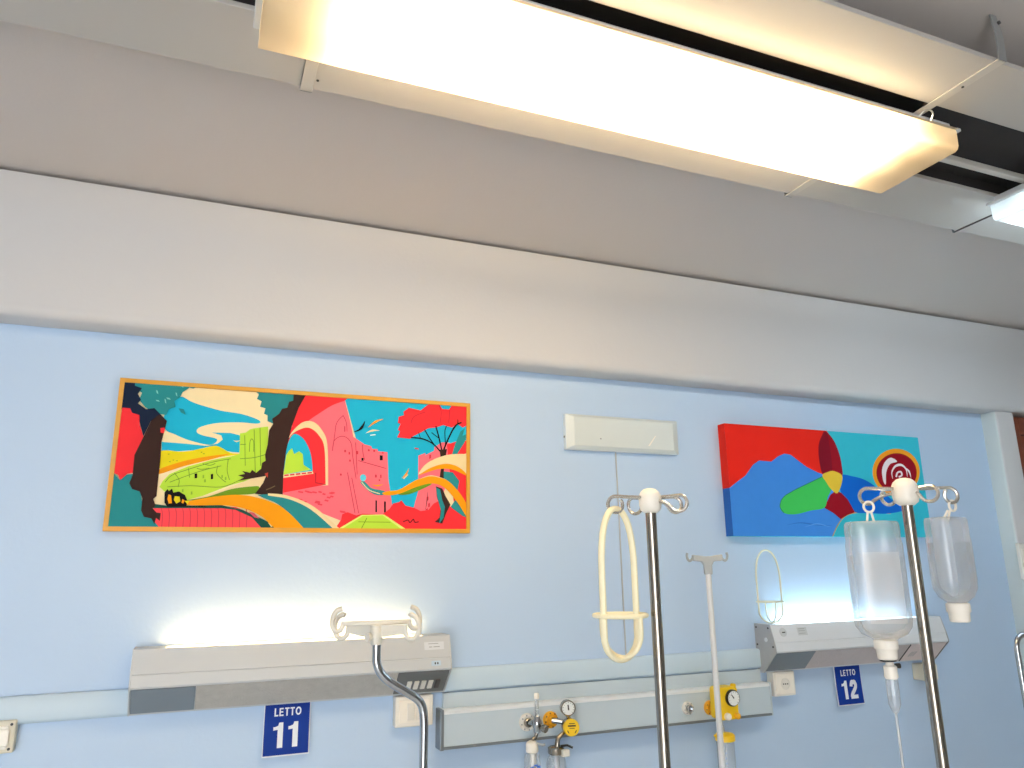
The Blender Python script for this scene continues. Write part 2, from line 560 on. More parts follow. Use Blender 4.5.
O1 = outlet(526.5, 722, 0.027, 'socket_white', 'white round gas outlet behind the flowmeter', 'steel')
O2 = outlet(550, 719.5, 0.026, 'amber_plastic', 'yellow round outlet behind the gauge with a yellow disc', 'amber_plastic')
O3 = outlet(687, 708, 0.022, 'socket_white', 'free white round outlet between chrome pole and thin grey pole', 'chrome')
O4 = outlet(709.5, 707.5, 0.025, 'amber_plastic', 'yellow round outlet behind the boxy yellow regulator', 'amber_plastic')


def bottle_prof(r, h, neck):
    return [(r * .80, 0), (r * .96, .006), (r, .016), (r, h - .03), (r * .92, h - .014), (neck, h - .003), (neck, h)]


# --- flowmeter with humidifier bottle
yq = 2.345
a = at(537, 724, yq)
t = thing('flowmeter', 'chrome oxygen flowmeter with upright tube and humidifier bottle', 'flowmeter', (a.x, yq, a.z))
st = MB(); st.tube([(O1.x, YD - .016, O1.z), (a.x - .004, yq + .018, a.z + .002)], .008, 'chrome'); st.build('stem', t, smooth=True)
bd = MB()
bd.lathe([(.006, -.028), (.012, -.024), (.012, -.012), (.015, -.008), (.015, .010), (.010, .016), (.010, .022), (.007, .026)], a, (0, 0, 1), 'chrome')
bd.build('body', t, smooth=True)
kb = at(541.5, 729, yq - .014)
MB().lathe([(.005, 0), (.005, .010), (.011, .011), (.012, .016), (.012, .024), (.009, .027)], a + Vector((.006, -.010, -.008)), (.5, -1, -.15), 'steel').build('knob', t, smooth=True)
tb = MB(); tt = at(537, 691, yq)
tb.lathe([(.0065, .022), (.0065, .072), (.0045, .077)], a, (0, 0, 1), 'clear_plastic'); tb.build('flow_tube', t, smooth=True)
MB().lathe([(.002, .024), (.002, .071)], a, (0, 0, 1), 'ink_grey', 8).build('scale_rod', t)
MB().lathe([(.0075, .075), (.0085, .078), (.0085, .089), (.006, .092)], a, (0, 0, 1), 'hub_white').build('tube_cap', t, smooth=True)
c = at(532, 746, yq)
MB().tube([a + Vector((0, 0, -.02)), (a.x - .006, yq, a.z - .04), (c.x, yq, c.z + .018)], .006, 'steel').build('outlet_pipe', t, smooth=True)
MB().lathe([(.018, -.018), (.020, -.014), (.020, .006), (.017, .011), (.009, .016)], c, (0, 0, 1), 'cap_cream').build('bottle_cap', t, smooth=True)
hb = MB(); hb.tube([c + Vector((.008, -.012, .010)), c + Vector((.026, -.022, .004)), c + Vector((.034, -.026, .006))], .004, 'grey_plastic', 8); hb.build('hose_nipple', t, smooth=True)
MB().lathe(bottle_prof(.026, .15, .018), c + Vector((0, 0, -.165)), (0, 0, 1), 'clear_plastic').build('humidifier_bottle', t, smooth=True)
MB().lathe([(.010, -.06), (.010, -.017)], c + Vector((.004, 0, 0)), (0, 0, 1), 'cap_cream', 12).build('dip_tube', t)
mk = MB()
for dxm, dzm in ((-.012, 0), (0, .005), (.010, .001), (0, -.006)):
    mk.box(c + Vector((dxm - .006, -.0272, -.058 + dzm)), c + Vector((dxm + .006, -.0262, -.053 + dzm)), 'ink_blue')
mk.build('blue_print', t)

# --- vacuum gauge with yellow disc
yq = 2.325
g0 = at(568, 708, yq); d0 = at(570.5, 727, yq)
t = thing('vacuum_gauge', 'round pressure gauge above a yellow control disc on chrome stem', 'gauge', (d0.x, yq, d0.z))
MB().tube([(O2.x, YD - .016, O2.z), (O2.x + .03, yq + .04, O2.z - .004), (d0.x - .012, yq + .022, d0.z + .004)], .0085, 'chrome').build('stem', t, smooth=True)
FX = Vector((-.22, -1, .02)).normalized()
MB().lathe([(.024, -.022), (.026, -.018), (.026, 0), (.024, .002)], d0, FX, 'steel').build('regulator_body', t, smooth=True)
kd = MB().lathe([(.0255, .002), (.0262, .006), (.0262, .014), (.024, .018)], d0, FX, 'yellow_plastic').build('control_disc', t, smooth=True)
wr = MB()
U = Vector((0, 0, 1)); S = U.cross(FX).normalized() * 1
fo = d0 + FX * .0185


def onface(o, u, v):
    return o + S * u + U * v


for (u0, v0, u1, v1) in ((-.013, .004, .013, .0085), (-.009, .012, .010, .0142), (-.008, -.002, .009, -.0003)):
    wr.add([onface(fo, u0, v0), onface(fo, u1, v0), onface(fo, u1, v1), onface(fo, u0, v1)], [(0, 1, 2, 3)], 'black_plastic')
for sg in (-1, 1):
    wr.add([onface(fo, sg * .008, -.016), onface(fo, sg * .012, -.015), onface(fo, sg * .016, -.007), onface(fo, sg * .013, -.007)], [(0, 1, 2, 3)], 'black_plastic')
wr.build('disc_print', kd)
MB().lathe([(.022, -.020), (.024, -.016), (.024, .004), (.021, .007), (.020, .004)], g0, FX, 'steel').build('gauge_case', t, smooth=True)
gf = MB().disc(g0 + FX * .004, FX, .0205, .0012, 'gauge_face').build('gauge_dial', t)
nd = MB(); fo = g0 + FX * .0058
nd.add([onface(fo, -.002, -.006), onface(fo, .003, -.006), onface(fo, .001, .011), onface(fo, -.003, .010)], [(0, 1, 2, 3)], 'black_plastic')
for i in range(11):
    gg = math.radians(225 - 27 * i)
    ca, sa = math.cos(gg), math.sin(gg)
    nd.add([onface(fo, ca * .0155 - sa * .0006, sa * .0155 + ca * .0006), onface(fo, ca * .0155 + sa * .0006, sa * .0155 - ca * .0006), onface(fo, ca * .019 + sa * .0006, sa * .019 - ca * .0006), onface(fo, ca * .019 - sa * .0006, sa * .019 + ca * .0006)], [(0, 1, 2, 3)], 'black_plastic')
nd.build('gauge_needle', gf)
MB().tube([g0 + Vector((0, .008, -.02)), d0 + Vector((0, .008, .022))], .007, 'chrome').build('gauge_neck', t, smooth=True)
j = at(556, 749, yq)
MB().tube([d0 + Vector((-.014, .010, -.012)), (j.x + .008, yq, j.z + .03), (j.x + .004, yq, j.z + .006)], [.006, .008, .009], 'steel').build('suction_pipe', t, smooth=True)
# jar below it
tj = thing('suction_jar', 'clear suction jar with clamped steel lid under the yellow control disc', 'jar', (j.x, yq, j.z - .16))
MB().lathe([(.024, -.014), (.026, -.010), (.026, .004), (.020, .008)], j, (0, 0, 1), 'steel').build('lid', tj, smooth=True)
MB().box(j + Vector((.006, -.036, -.018)), j + Vector((.032, -.018, .002)), 'hook_white').build('latch', tj, bevel=.003)
MB().tube([j + Vector((.012, -.012, .010)), j + Vector((.030, -.020, .012)), j + Vector((.046, -.026, .005))], .0035, 'black_plastic', 8).build('lever', tj, smooth=True)
MB().lathe(bottle_prof(.031, .15, .022), j + Vector((0, 0, -.164)), (0, 0, 1), 'clear_plastic').build('glass', tj, smooth=True)
MB().tube([j + Vector((.004, -.004, -.012)), j + Vector((.006, -.002, -.10))], .006, 'grey_plastic', 10).build('dip_tube', tj, smooth=True)

# --- boxy yellow regulator
yq = 2.300
a = at(726, 704, yq)
t = thing('yellow_regulator', 'boxy yellow vacuum regulator with round gauge behind the thin grey pole', 'regulator', (a.x, yq, a.z - .07))
pA = at(718.5, 688, yq); pB = at(739.5, 719, yq)
x0, x1 = pA.x, pB.x
zt, zb = (pA.z + at(739, 686, yq).z) / 2, pB.z
rnd = .012
rp = []
for cx, cz, g0a in ((x1 - rnd, zb + rnd, -90), (x1 - rnd, zt - rnd, 0), (x0 + rnd, zt - rnd, 90), (x0 + rnd, zb + rnd, 180)):
    for k in range(5):
        gg = math.radians(g0a + 22.5 * k)
        rp.append((cx + rnd * math.cos(gg), yq, cz + rnd * math.sin(gg)))
MB().prism(rp, (0, .055, 0), 'yellow_plastic').build('body', t, bevel=.003)
MB().tube([(O4.x, YD - .016, O4.z), (O4.x, yq + .06, O4.z), (x0 + .015, yq + .05, a.z)], .011, 'amber_plastic').build('stem', t, smooth=True)
gc = at(732.5, 698, yq - .004)
MB().lathe([(.028, 0), (.028, .006), (.025, .012), (.0235, .010)], (gc.x, yq, gc.z), (0, -1, 0), 'black_plastic').build('gauge_ring', t, smooth=True)
gf = MB().disc((gc.x, yq - .009, gc.z), (0, -1, 0), .0238, .0028, 'gauge_face').build('gauge_dial', t)
nd = MB(); yy = yq - .0122
nd.add([(gc.x - .001, yy, gc.z - .002), (gc.x + .002, yy, gc.z + .001), (gc.x - .009, yy, gc.z + .014), (gc.x - .011, yy, gc.z + .012)], [(0, 1, 2, 3)], 'black_plastic')
for i in range(11):
    gg = math.radians(225 - 27 * i); ca, sa = math.cos(gg), math.sin(gg)
    nd.add([(gc.x + ca * .018 - sa * .0006, yy, gc.z + sa * .018 + ca * .0006), (gc.x + ca * .018 + sa * .0006, yy, gc.z + sa * .018 - ca * .0006), (gc.x + ca * .022 + sa * .0006, yy, gc.z + sa * .022 - ca * .0006), (gc.x + ca * .022 - sa * .0006, yy, gc.z + sa * .022 + ca * .0006)], [(0, 1, 2, 3)], 'black_plastic')
nd.build('gauge_needle', gf)
kc = at(735.5, 715.5, yq)
MB().lathe([(.006, 0), (.006, .006), (.0105, .007), (.0105, .016), (.008, .018)], (kc.x, yq, kc.z), (0, -1, 0), 'amber_plastic').build('knob', t, smooth=True)
kc2 = at(727, 716.5, yq)
MB().lathe([(.012, 0), (.012, .010), (.010, .013)], (kc2.x, yq, kc2.z), (0, -1, 0), 'cap_cream').build('switch_knob', t, smooth=True)
kc3 = at(733, 687, yq + .02)
MB().lathe([(.010, -.004), (.010, .004), (.007, .007)], (kc3.x, yq + .02, zt), (0, 0, 1), 'yellow_plastic').build('top_knob', t, smooth=True)
j = at(725, 737, yq)
MB().tube([(j.x, yq + .02, zb + .004), (j.x, yq + .004, j.z + .010)], .006, 'clear_plastic', 10).build('outlet_tube', t, smooth=True)
tj = thing('collection_jar', 'clear collection jar with yellow lid hanging under the boxy yellow regulator', 'jar', (j.x, yq, j.z - .15))
MB().lathe([(.030, -.012), (.034, -.010), (.034, .006), (.028, .012), (.010, .014)], j, (0, 0, 1), 'yellow_plastic').build('lid', tj, smooth=True)
MB().tube([j + Vector((-.026, -.01, .004)), j + Vector((-.045, -.014, .008)), j + Vector((-.055, -.016, .013))], [.008, .007, .003], 'yellow_plastic', 10).build('lid_spout', tj, smooth=True)
MB().lathe([(.026, 0), (.029, .006), (.030, .018), (.030, .135)], j + Vector((0, 0, -.147)), (0, 0, 1), 'clear_plastic').build('glass', tj, smooth=True)
mk = MB()
for k in range(5):
    mk.box(j + Vector((-.024, -.0265, -.045 - .016 * k)), j + Vector((-.016, -.0262, -.0435 - .016 * k)), 'ink_blue')
mk.build('scale_print', tj)


# ================================================================== BED LAMPS
def bed_lamp(x0, x1, ztop, first, label):
    """wall light bar: open top trough throws light up the wall; sloped underside with lens and inserts"""
    z = lambda dz: ztop + dz
    t = thing('bed_lamp', label, 'bed lamp', ((x0 + x1) / 2, W, z(-.175)), 'bed lamps on the wall')
    en = 'enamel' if first else 'enamel_cool'
    xa, xb = x0 + .004, x1 - .004
    pr = [(0.0, 0), (.006, 0), (.006, -.045), (.070, -.045), (.074, -.003), (.080, 0), (.086, -.001),
          (.1045, -.0625), (.1025, -.064), (.1045, -.0655), (.110, -.094), (.108, -.099), (.1045, -.0985), (.034, -.1695), (.030, -.175), (0, -.175)]
    MB().prism([(xa, W - d, z(h)) for d, h in pr], (xb - xa, 0, 0), en).build('housing', t)
    ec = [(0, .001), (.086, .001), (.106, -.063), (.1125, -.095), (.110, -.1005), (.034, -.176), (0, -.177)]
    for xx in (x0, x1 - .004):
        o = MB().prism([(xx, W - d, z(h)) for d, h in ec], (.004, 0, 0), 'zinc' if not first else en).build('end_cap', t, bevel=.001)
        if not first and xx == x0:
            for d, h in ((.012, -.012), (.078, -.012), (.012, -.075), (.098, -.078)):
                MB().disc((xx, W - d, z(h)), (-1, 0, 0), .0035, .002, 'black_plastic', 10).build('screw', o)
            MB().disc((xx, W - .062, z(-.055)), (-1, 0, 0), .008, .002, 'enamel_cool', 14).build('plug', o)
    # plates that close the trough near the ends
    for a, b in ((xa, xa + .075), (xb - .075, xb)):
        MB().box((a, W - .072, z(-.004)), (b, W - .006, z(-.001)), en).build('top_plate', t)
    # underside : slope from (.1045,-.0985) to (.034,-.1695)
    p0 = Vector((0, W - .104, z(-.1005))); p1 = Vector((0, W - .036, z(-.1690)))
    nrm = Vector((0, -(p0.z - p1.z), -(p1.y - p0.y))).normalized()
    if nrm.y > 0:
        nrm = -nrm

    def slab(name, xs, xe, m, th=.002, f0=0.0, f1=1.0, par=t):
        q0 = p0.lerp(p1, f0); q1 = p0.lerp(p1, f1)
        vs = []
        for xx in (xs, xe):
            for q in (q0, q1):
                for e in (0, th):
                    vs.append(Vector((xx, q.y, q.z)) + nrm * e)
        return MB().add(vs, [(0, 1, 3, 2), (4, 6, 7, 5), (0, 4, 5, 1), (2, 3, 7, 6), (1, 5, 7, 3), (0, 2, 6, 4)], m).build(name, par)
    L = x1 - x0
    ins = x0 + L * (.185 if first else .215)
    ins2 = x1 - (L * .185 if first else L * .235)
    slab('insert_panel', xa + .002, ins, 'grey_insert')
    slab('light_lens', ins + .002, ins2 - .002, 'lens_grey' if first else 'lens_pale', .0015)
    pn = slab('switch_panel', ins2, xb - .002, 'dark_insert' if first else 'pink_label')
    if first:
        for k in range(5):
            xs = ins2 + .035 + k * .0225
            sw = slab('switch', xs, xs + .014, 'socket_white' if k < 4 else 'socket_hole', .006, .42, .78)
    else:
        pr_ = MB()
        for k in range(3):
            xs = ins2 + .03 + k * .012
            q0 = p0.lerp(p1, .45); q1 = p0.lerp(p1, .75)
            vs = [Vector((xs + .008, q0.y, q0.z)), Vector((xs + .012, q0.y, q0.z)), Vector((xs + .004, q1.y, q1.z)), Vector((xs, q1.y, q1.z))]
            pr_.add([v + nrm * .0024 for v in vs], [(0, 1, 2, 3)], 'ink_grey')
        pr_.build('panel_print', pn)
        for xs in (ins2 - .003, xb - .003):
            slab('seam', xs, xs + .005, 'black_plastic', .003)

    # front label plates, on the two front strips
    def front(name, xs, xe, h0, h1, m, th=.001, par=t):
        def dd(h):
            if h > -.0625:
                return .086 + (.1045 - .086) * (-h - .001) / .0615
            return .1045 + (.110 - .1045) * (-h - .0655) / .0285
        vs = []
        for xx in (xs, xe):
            for h in (h0, h1):
                for e in (0, th):
                    vs.append((xx, W - dd(h) - e, z(h)))
        return MB().add(vs, [(0, 1, 3, 2), (4, 6, 7, 5), (0, 4, 5, 1), (2, 3, 7, 6), (1, 5, 7, 3), (0, 2, 6, 4)], m).build(name, par)
    if first:
        lp = front('label_plate', x1 - .085, x1 - .022, -.018, -.040, 'enamel_cool')
        for (a, b, h0, h1) in ((.072, .040, -.022, -.0235), (.070, .060, -.031, -.033), (.056, .036, -.031, -.033)):
            front('label_print', x1 - a, x1 - b, h0, h1, 'ink_grey', .0014, lp)
        lp = front('socket_plate', x1 - .065, x1 - .035, -.072, -.086, 'trunk_paint')
        for a in (.055, .047):
            front('pin_mark', x1 - a, x1 - a + .004, -.076, -.082, 'black_plastic', .0016, lp)
    else:
        lk = MB().lathe([(.016, 0), (.016, .002), (.013, .003)], (x0 + .055, W - .094, z(-.028)), (0, -1, .28), 'enamel').build('lock', t, smooth=True)
        MB().box((x0 + .048, W - .099, z(-.030)), (x0 + .062, W - .0965, z(-.026)), 'socket_hole').build('key_slot', lk)
        lp = front('label_plate', x0 + .125, x0 + .170, -.014, -.042, 'enamel')
        for h0 in (-.018, -.025, -.034):
            front('label_print', x0 + .130, x0 + .160, h0, h0 - .0016, 'ink_grey', .0014, lp)
    tb = MB()
    tb.tube([(x0 + .10, W - .026, z(-.018)), (x1 - .10, W - .026, z(-.018))], .012, 'tube_bed_warm' if first else 'tube_bed_cool', 12)
    tb.build('lamp_tube', t, smooth=True)
    return t


bed_lamp(-0.147, 0.750, Z0 - .203, True, 'white bed lamp bar with warm upward glow above the LETTO 11 sign')
bed_lamp(2.008, 2.912, Z0 - .221, False, 'white bed lamp bar with cool upward glow above the LETTO 12 sign')


# ================================================================== BED SIGNS
def bed_sign(x0, x1, ztop, zbot, num, label):
    t = thing('bed_sign', label, 'sign', ((x0 + x1) / 2, W - .012, zbot), 'blue bed number signs')
    n = 6
    def yy(f):
        return W - .012 - .006 * f * f
    vs = []; fs = []
    for i in range(n + 1):
        f = i / n; zz = ztop + (zbot - ztop) * f
        for xx in (x0, x1):
            vs.append((xx, yy(f), zz)); vs.append((xx, yy(f) + .002, zz))
    for i in range(n):
        a = 4 * i; b2 = a + 4
        fs += [(a, a + 2, b2 + 2, b2), (a + 1, b2 + 1, b2 + 3, a + 3), (a, b2, b2 + 1, a + 1), (a + 2, a + 3, b2 + 3, b2 + 2)]
    fs += [(0, 1, 3, 2), (4 * n, 4 * n + 2, 4 * n + 3, 4 * n + 1)]
    MB().add(vs, fs, 'sign_white').build('backing', t)
    pl = []; e = .0025; fs = []
    for i in range(n + 1):
        f = i / n; zz = ztop - (0) + (zbot + .004 - ztop) * f
        pl += [(x0 + e, yy(f) - .0012, zz), (x1 - e, yy(f) - .0012, zz)]
    for i in range(n):
        fs.append((2 * i, 2 * i + 1, 2 * i + 3, 2 * i + 2))
    face = MB().add(pl, fs, 'sign_blue').build('face', t)
    h = ztop - zbot; cx = (x0 + x1) / 2; w = x1 - x0
    tm = text_mesh('LETTO', h * .155, 'sign_white', (cx + w * .01, 0, ztop - h * .25), st=.20, squeeze=.88)
    tn = text_mesh(num, h * .47, 'sign_white', (cx, 0, zbot + h * .16), st=.23, squeeze=.92)
    for mb in (tm, tn):
        for v in mb.v:
            f = (ztop - v.z) / h
            v.y = yy(f) - .0022
    tm.build('word', face); tn.build('number', face)


A = at(264.5, 706, W - .012); B = at(311, 703, W - .012); Cc = at(261.5, 757, W - .012)
bed_sign(A.x, B.x, (A.z + B.z) / 2 + .006, at(285, 755.5, W - .012).z, '11', 'blue sign reading LETTO 11 hanging under the warm bed lamp')
A = at(833.5, 668, W - .012); B = at(859.5, 667, W - .012)
bed_sign(A.x, B.x, (A.z + B.z) / 2 + .006, at(850, 705, W - .012).z, '12', 'blue sign reading LETTO 12 hanging under the cool bed lamp')


# ================================================================== SOCKETS
def plate_box(name, label, cat, x0, x1, z0, z1, d, m):
    t = thing(name, label, cat, ((x0 + x1) / 2, W, z0), 'wall sockets and switches')
    MB().box((x0, W, z0), (x1, W - d, z1), m).build('back_box', t, bevel=.004)
    return t


a, b = at(395.5, 697, W - .035), at(433, 725, W - .035)
zt_, zb_ = a.z, b.z
t = plate_box('light_switch', 'white switch box on the wall behind the bent chrome pole', 'switch', a.x, b.x, zb_, zt_, .035, 'socket_white')
MB().box((a.x + .012, W - .034, zb_ + .012), (b.x - .012, W - .038, zt_ - .012), 'hub_white').build('cover', t, bevel=.002)
for k in range(2):
    xs = a.x + .036 + k * .028
    MB().box((xs, W - .037, zb_ + .020), (xs + .024, W - .041, zt_ - .020), 'socket_white').build('rocker', t, bevel=.002)
a, b = at(773, 672.5, W - .04), at(796.5, 695, W - .04)
t = plate_box('wall_socket', 'white socket under the bed lamp with cool glow, beside the duct end', 'socket', a.x, b.x, b.z, a.z, .04, 'socket_white')
mx, mz = (a.x + b.x) / 2, (a.z + b.z) / 2
MB().box((a.x + .008, W - .039, b.z + .008), (b.x - .008, W - .043, a.z - .008), 'hub_white').build('cover', t, bevel=.002)
cu = MB().lathe([(.021, 0), (.021, .002), (.019, .0025), (.018, .0008)], (mx, W - .0428, mz), (0, -1, 0), 'socket_white').build('recess', t, smooth=True)
h = MB()
for dx in (-.0095, 0, .0095):
    h.disc((mx + dx, W - .0442, mz), (0, -1, 0), .0026, .0015, 'socket_hole', 10)
h.build('pin_hole', cu)
a = at(911, 662, W - .01); b = at(936, 683, W - .06)
ac = at(911, 663, W)
t = plate_box('switch_box', 'small grey-green switch box under the bed lamp behind the bottle stand', 'switch', ac.x, ac.x + .075, at(924, 681.5, W - .06).z, at(911, 662, W).z - .004, .06, 'socket_beige')
z1_, z0_ = at(911, 662, W).z - .004, at(924, 681.5, W - .06).z
MB().box((ac.x + .004, W - .059, z0_ + .004), (ac.x + .071, W - .064, z1_ - .004), 'socket_white').build('cover', t, bevel=.002)
MB().box((ac.x + .02, W - .063, z0_ + .014), (ac.x + .055, W - .068, z1_ - .014), 'hub_white').build('rocker', t, bevel=.002)
a, b = at(-26, 723, W - .03), at(12.5, 753, W - .03)
t = plate_box('double_switch', 'beige switch box cut by the photo edge below the trunking', 'switch', a.x, b.x, b.z, a.z, .03, 'socket_beige')
MB().box((a.x + .008, W - .029, b.z + .010), (b.x - .016, W - .034, a.z - .012), 'socket_white').build('cover', t, bevel=.003)
for k in range(2):
    xs = a.x + .016 + k * .036
    MB().box((xs, W - .033, b.z + .018), (xs + .030, W - .039, a.z - .020), 'hub_white').build('rocker', t, bevel=.003)
for zz in (a.z - .010, b.z + .010):
    MB().disc((b.x - .010, W - .030, zz), (0, -1, 0), .0035, .002, 'black_plastic', 10).build('screw', t)

# ================================================================== WHITE WALL FIXTURE AND ITS CABLE
yf = W - .03
a, b = at(566, 414, yf), at(680, 454, yf)
zT, zB = at(622, 417, yf).z, at(622, 451.5, yf).z
t = thing('wall_fixture', 'plain white rectangular wall fixture between the two paintings', 'wall fixture', ((a.x + b.x) / 2, W, zB))
MB().box((a.x, W, zB), (b.x, yf + .006, zT), 'fixture_white').build('back_tray', t, bevel=.003)
w_, h_ = .010, .006
cv = MB()
q = [(a.x + .002, zB + .002), (b.x - .002, zB + .002), (b.x - .002, zT - .002), (a.x + .002, zT - .002)]
q2 = [(a.x + .030, zB + .014), (b.x - .030, zB + .014), (b.x - .030, zT - .012), (a.x + .030, zT - .012)]
cv.add([(x, yf + .006, z_) for x, z_ in q] + [(x, yf - .006, z_) for x, z_ in q2], [(0, 1, 5, 4), (1, 2, 6, 5), (2, 3, 7, 6), (3, 0, 4, 7), (4, 5, 6, 7)], 'fixture_panel')
cv.build('cover', t, bevel=.0015)
m_ = MB(); pz = at(600, 439, yf)
m_.disc((pz.x, yf - .006, pz.z), (0, -1, 0), .003, .001, 'ink_grey', 10)
m_.build('screw', t)
s0 = at(648, 446, yf - .006); s1 = at(655, 436, yf - .006)
MB().add([(s0.x, yf - .0068, s0.z), (s0.x + .008, yf - .0068, s0.z), (s1.x + .004, yf - .0068, s1.z), (s1.x, yf - .0068, s1.z)], [(0, 1, 2, 3)], 'hub_white').build('tape', t)
m_ = MB(); m_.disc((a.x, W - .014, at(566, 436, yf).z), (-1, 0, 0), .004, .003, 'ink_grey', 10); m_.build('plug', t)
cb = MB()
cp = [(at(614.5, 451, W - .004)), at(617, 480, W - .004), at(619, 520, W - .004), at(622, 580, W - .004), at(626, 640, W - .004), at(627, 664, W - .004)]
cp = [Vector((sum(v.x for v in cp) / len(cp) + (i - 2.5) * .001, W - .004, v.z)) for i, v in enumerate(cp)]
cb.tube(cp, .0028, 'cable_grey', 8)
tag(cb.build('wall_cable', smooth=True), 'thin grey cable running down the wall from the white fixture to the trunking', 'cable')


# ================================================================== PAINTINGS
class Art:
    """flat painted shapes laid over one another on a plane y = const"""
    def __init__(s, y, conv):
        s.y = y; s.conv = conv; s.mb = MB(); s.k = 0; s.clip = None

    def pt(s, c, x, y):
        px, py = s.conv[c](x, y)
        p = at(px, py, s.y)
        if s.clip:
            x0, x1, z0, z1 = s.clip
            p.x = min(max(p.x, x0), x1); p.z = min(max(p.z, z0), z1)
        return p

    def poly(s, c, pts, col, sm=False):
        if sm:
            pts = [tuple(v) for v in smooth_pts([(x, y, 0) for x, y in pts], 5)]
        s.k += 1
        e = Vector((0, -0.00003 * s.k, 0))
        vs = []
        for q in pts:
            v = s.pt(c, q[0], q[1]) + e
            if not vs or (v - vs[-1]).length > 1e-5:
                vs.append(v)
        s.mb.add(vs, [tuple(range(len(vs)))], paint(col))

    def stroke(s, c, pts, w, col, sm=True, taper=False):
        p = smooth_pts([(x, y, 0) for x, y in pts], 5, False) if sm and len(pts) > 2 else [Vector((x, y, 0)) for x, y in pts]
        L = []; R_ = []
        n = len(p)
        for i in range(n):
            t_ = (p[min(i + 1, n - 1)] - p[max(i - 1, 0)])
            if t_.length == 0:
                continue
            t_.normalize()
            nn = Vector((-t_.y, t_.x, 0)) * w / 2 * ((1 - abs(2 * i / (n - 1) - 1) * .9) if taper else 1)
            L.append(p[i] + nn); R_.append(p[i] - nn)
        s.poly(c, [(v.x, v.y) for v in L + R_[::-1]], col)

    def ellipse(s, c, x, y, rx, ry, col, n=28):
        s.poly(c, [(x + rx * math.cos(2 * PI * i / n), y + ry * math.sin(2 * PI * i / n)) for i in range(n)], col)


# ---- large landscape in a gold frame
YA = W - .024
fx0, fx1 = (at(123, 377, YA).x + at(103, 529, YA).x) / 2, at(469, 470, YA).x
fz1 = (at(123, 377, YA).z + at(469, 404, YA).z) / 2
fz0 = (at(103, 529, YA).z + at(469, 533, YA).z) / 2
t = thing('landscape_painting', 'wide painting of trees, pink ruins and ribbons in a gold frame', 'painting', ((fx0 + fx1) / 2, W, fz0))
fw_ = .0130; fx0 -= .004; fx1 += .004; fz0 -= .003
fr = MB()
o4 = [(fx0, fz0), (fx1, fz0), (fx1, fz1), (fx0, fz1)]
i4 = [(fx0 + fw_, fz0 + fw_), (fx1 - fw_, fz0 + fw_), (fx1 - fw_, fz1 - fw_), (fx0 + fw_, fz1 - fw_)]
vs = [(x, W, z) for x, z in o4] + [(x, YA, z) for x, z in o4] + [(x, YA - .001, z) for x, z in i4] + [(x, YA + .008, z) for x, z in i4]
fs = []
for i in range(4):
    k = (i + 1) % 4
    fs += [(i, k, 4 + k, 4 + i), (4 + i, 4 + k, 8 + k, 8 + i), (8 + i, 8 + k, 12 + k, 12 + i)]
fr.add(vs, fs, 'frame_gold')
fr.build('frame', t)
YC = YA + .006
ar = Art(YC, {'A': lambda x, y: (90 + x / 4.265, 365 + y / 4.265), 'B': lambda x, y: (270 + x / 4.652, 380 + y / 4.652), 'P': lambda x, y: (x, y)})
ar.clip = (fx0 + fw_ * .6, fx1 - fw_ * .6, fz0 + fw_ * .6, fz1 - fw_ * .6)
ar.mb.box((fx0 + fw_ * .5, W - .004, fz0 + fw_ * .5), (fx1 - fw_ * .5, YC, fz1 - fw_ * .5), paint('F4E2B4'))
CY, TE, NV, RE, PK, BR, LI, GR, OR, YE, DG, CR, BK = '1AAED4', '24848C', '10203A', 'EC323A', 'FC7280', '34221F', 'B6DE42', '648F20', 'F09C10', 'E4D41C', '144C44', 'EED8A4', '0C0C10'
cv_ = lambda pts: [tuple(v) for v in smooth_pts([(x, y, 0) for x, y in pts], 5, False)]
# sky
ar.poly('A', [(385, 135), (430, 155), (470, 170), (560, 195), (650, 210), (720, 235), (715, 250), (640, 245), (540, 248), (470, 265), (455, 285), (480, 300), (540, 315), (530, 335), (500, 340), (420, 320), (360, 295), (322, 275), (315, 220), (345, 170)], CY, True)
ar.poly('A', [(305, 328), (400, 335), (500, 345), (545, 335), (566, 318), (560, 300), (520, 288), (600, 290), (640, 300), (665, 320), (668, 375), (610, 372), (540, 360), (460, 362), (380, 368), (305, 368)], CY)
ar.stroke('A', [(612, 322), (625, 326), (640, 322)], 6, CR, taper=True)
ar.poly('A', [(300, 368), (400, 370), (480, 355), (540, 345), (600, 375), (640, 380), (560, 392), (450, 405), (360, 430), (300, 445)], YE, True)
ar.poly('A', [(296, 445), (380, 415), (470, 395), (560, 382), (592, 380), (520, 402), (400, 432), (296, 465)], OR, True)
for (x, y) in ((330, 380), (350, 405), (365, 408), (335, 412), (470, 372), (480, 378)):
    ar.poly('A', [(x, y), (x + 9, y - 2), (x + 8, y + 3)], '8A9A20')
ar.poly('A', [(310, 495), (340, 465), (420, 432), (520, 405), (600, 390), (637, 380), (640, 292), (665, 288), (682, 275), (700, 270), (760, 262), (760, 430), (740, 475), (600, 512), (480, 558), (400, 580), (330, 550), (296, 520)], LI)
for pts in ([(320, 500), (350, 470), (420, 445), (520, 415), (600, 400)], [(340, 500), (420, 470), (480, 450), (560, 430)], [(330, 520), (430, 515), (560, 520), (640, 490)],
            [(545, 430), (540, 460), (560, 485), (580, 500)], [(590, 400), (585, 450), (595, 490)], [(660, 300), (662, 430)], [(700, 275), (705, 460)], [(725, 268), (728, 430)],
            [(680, 370), (682, 330), (690, 315), (698, 330), (698, 370)], [(480, 420), (510, 428), (535, 420)], [(360, 460), (380, 490), (376, 520)], [(420, 440), (425, 480)], [(455, 440), (475, 445), (510, 440)], [(640, 340), (665, 338)], [(640, 400), (700, 395), (755, 380)]):
    ar.stroke('A', pts, 3, '6A9A34')
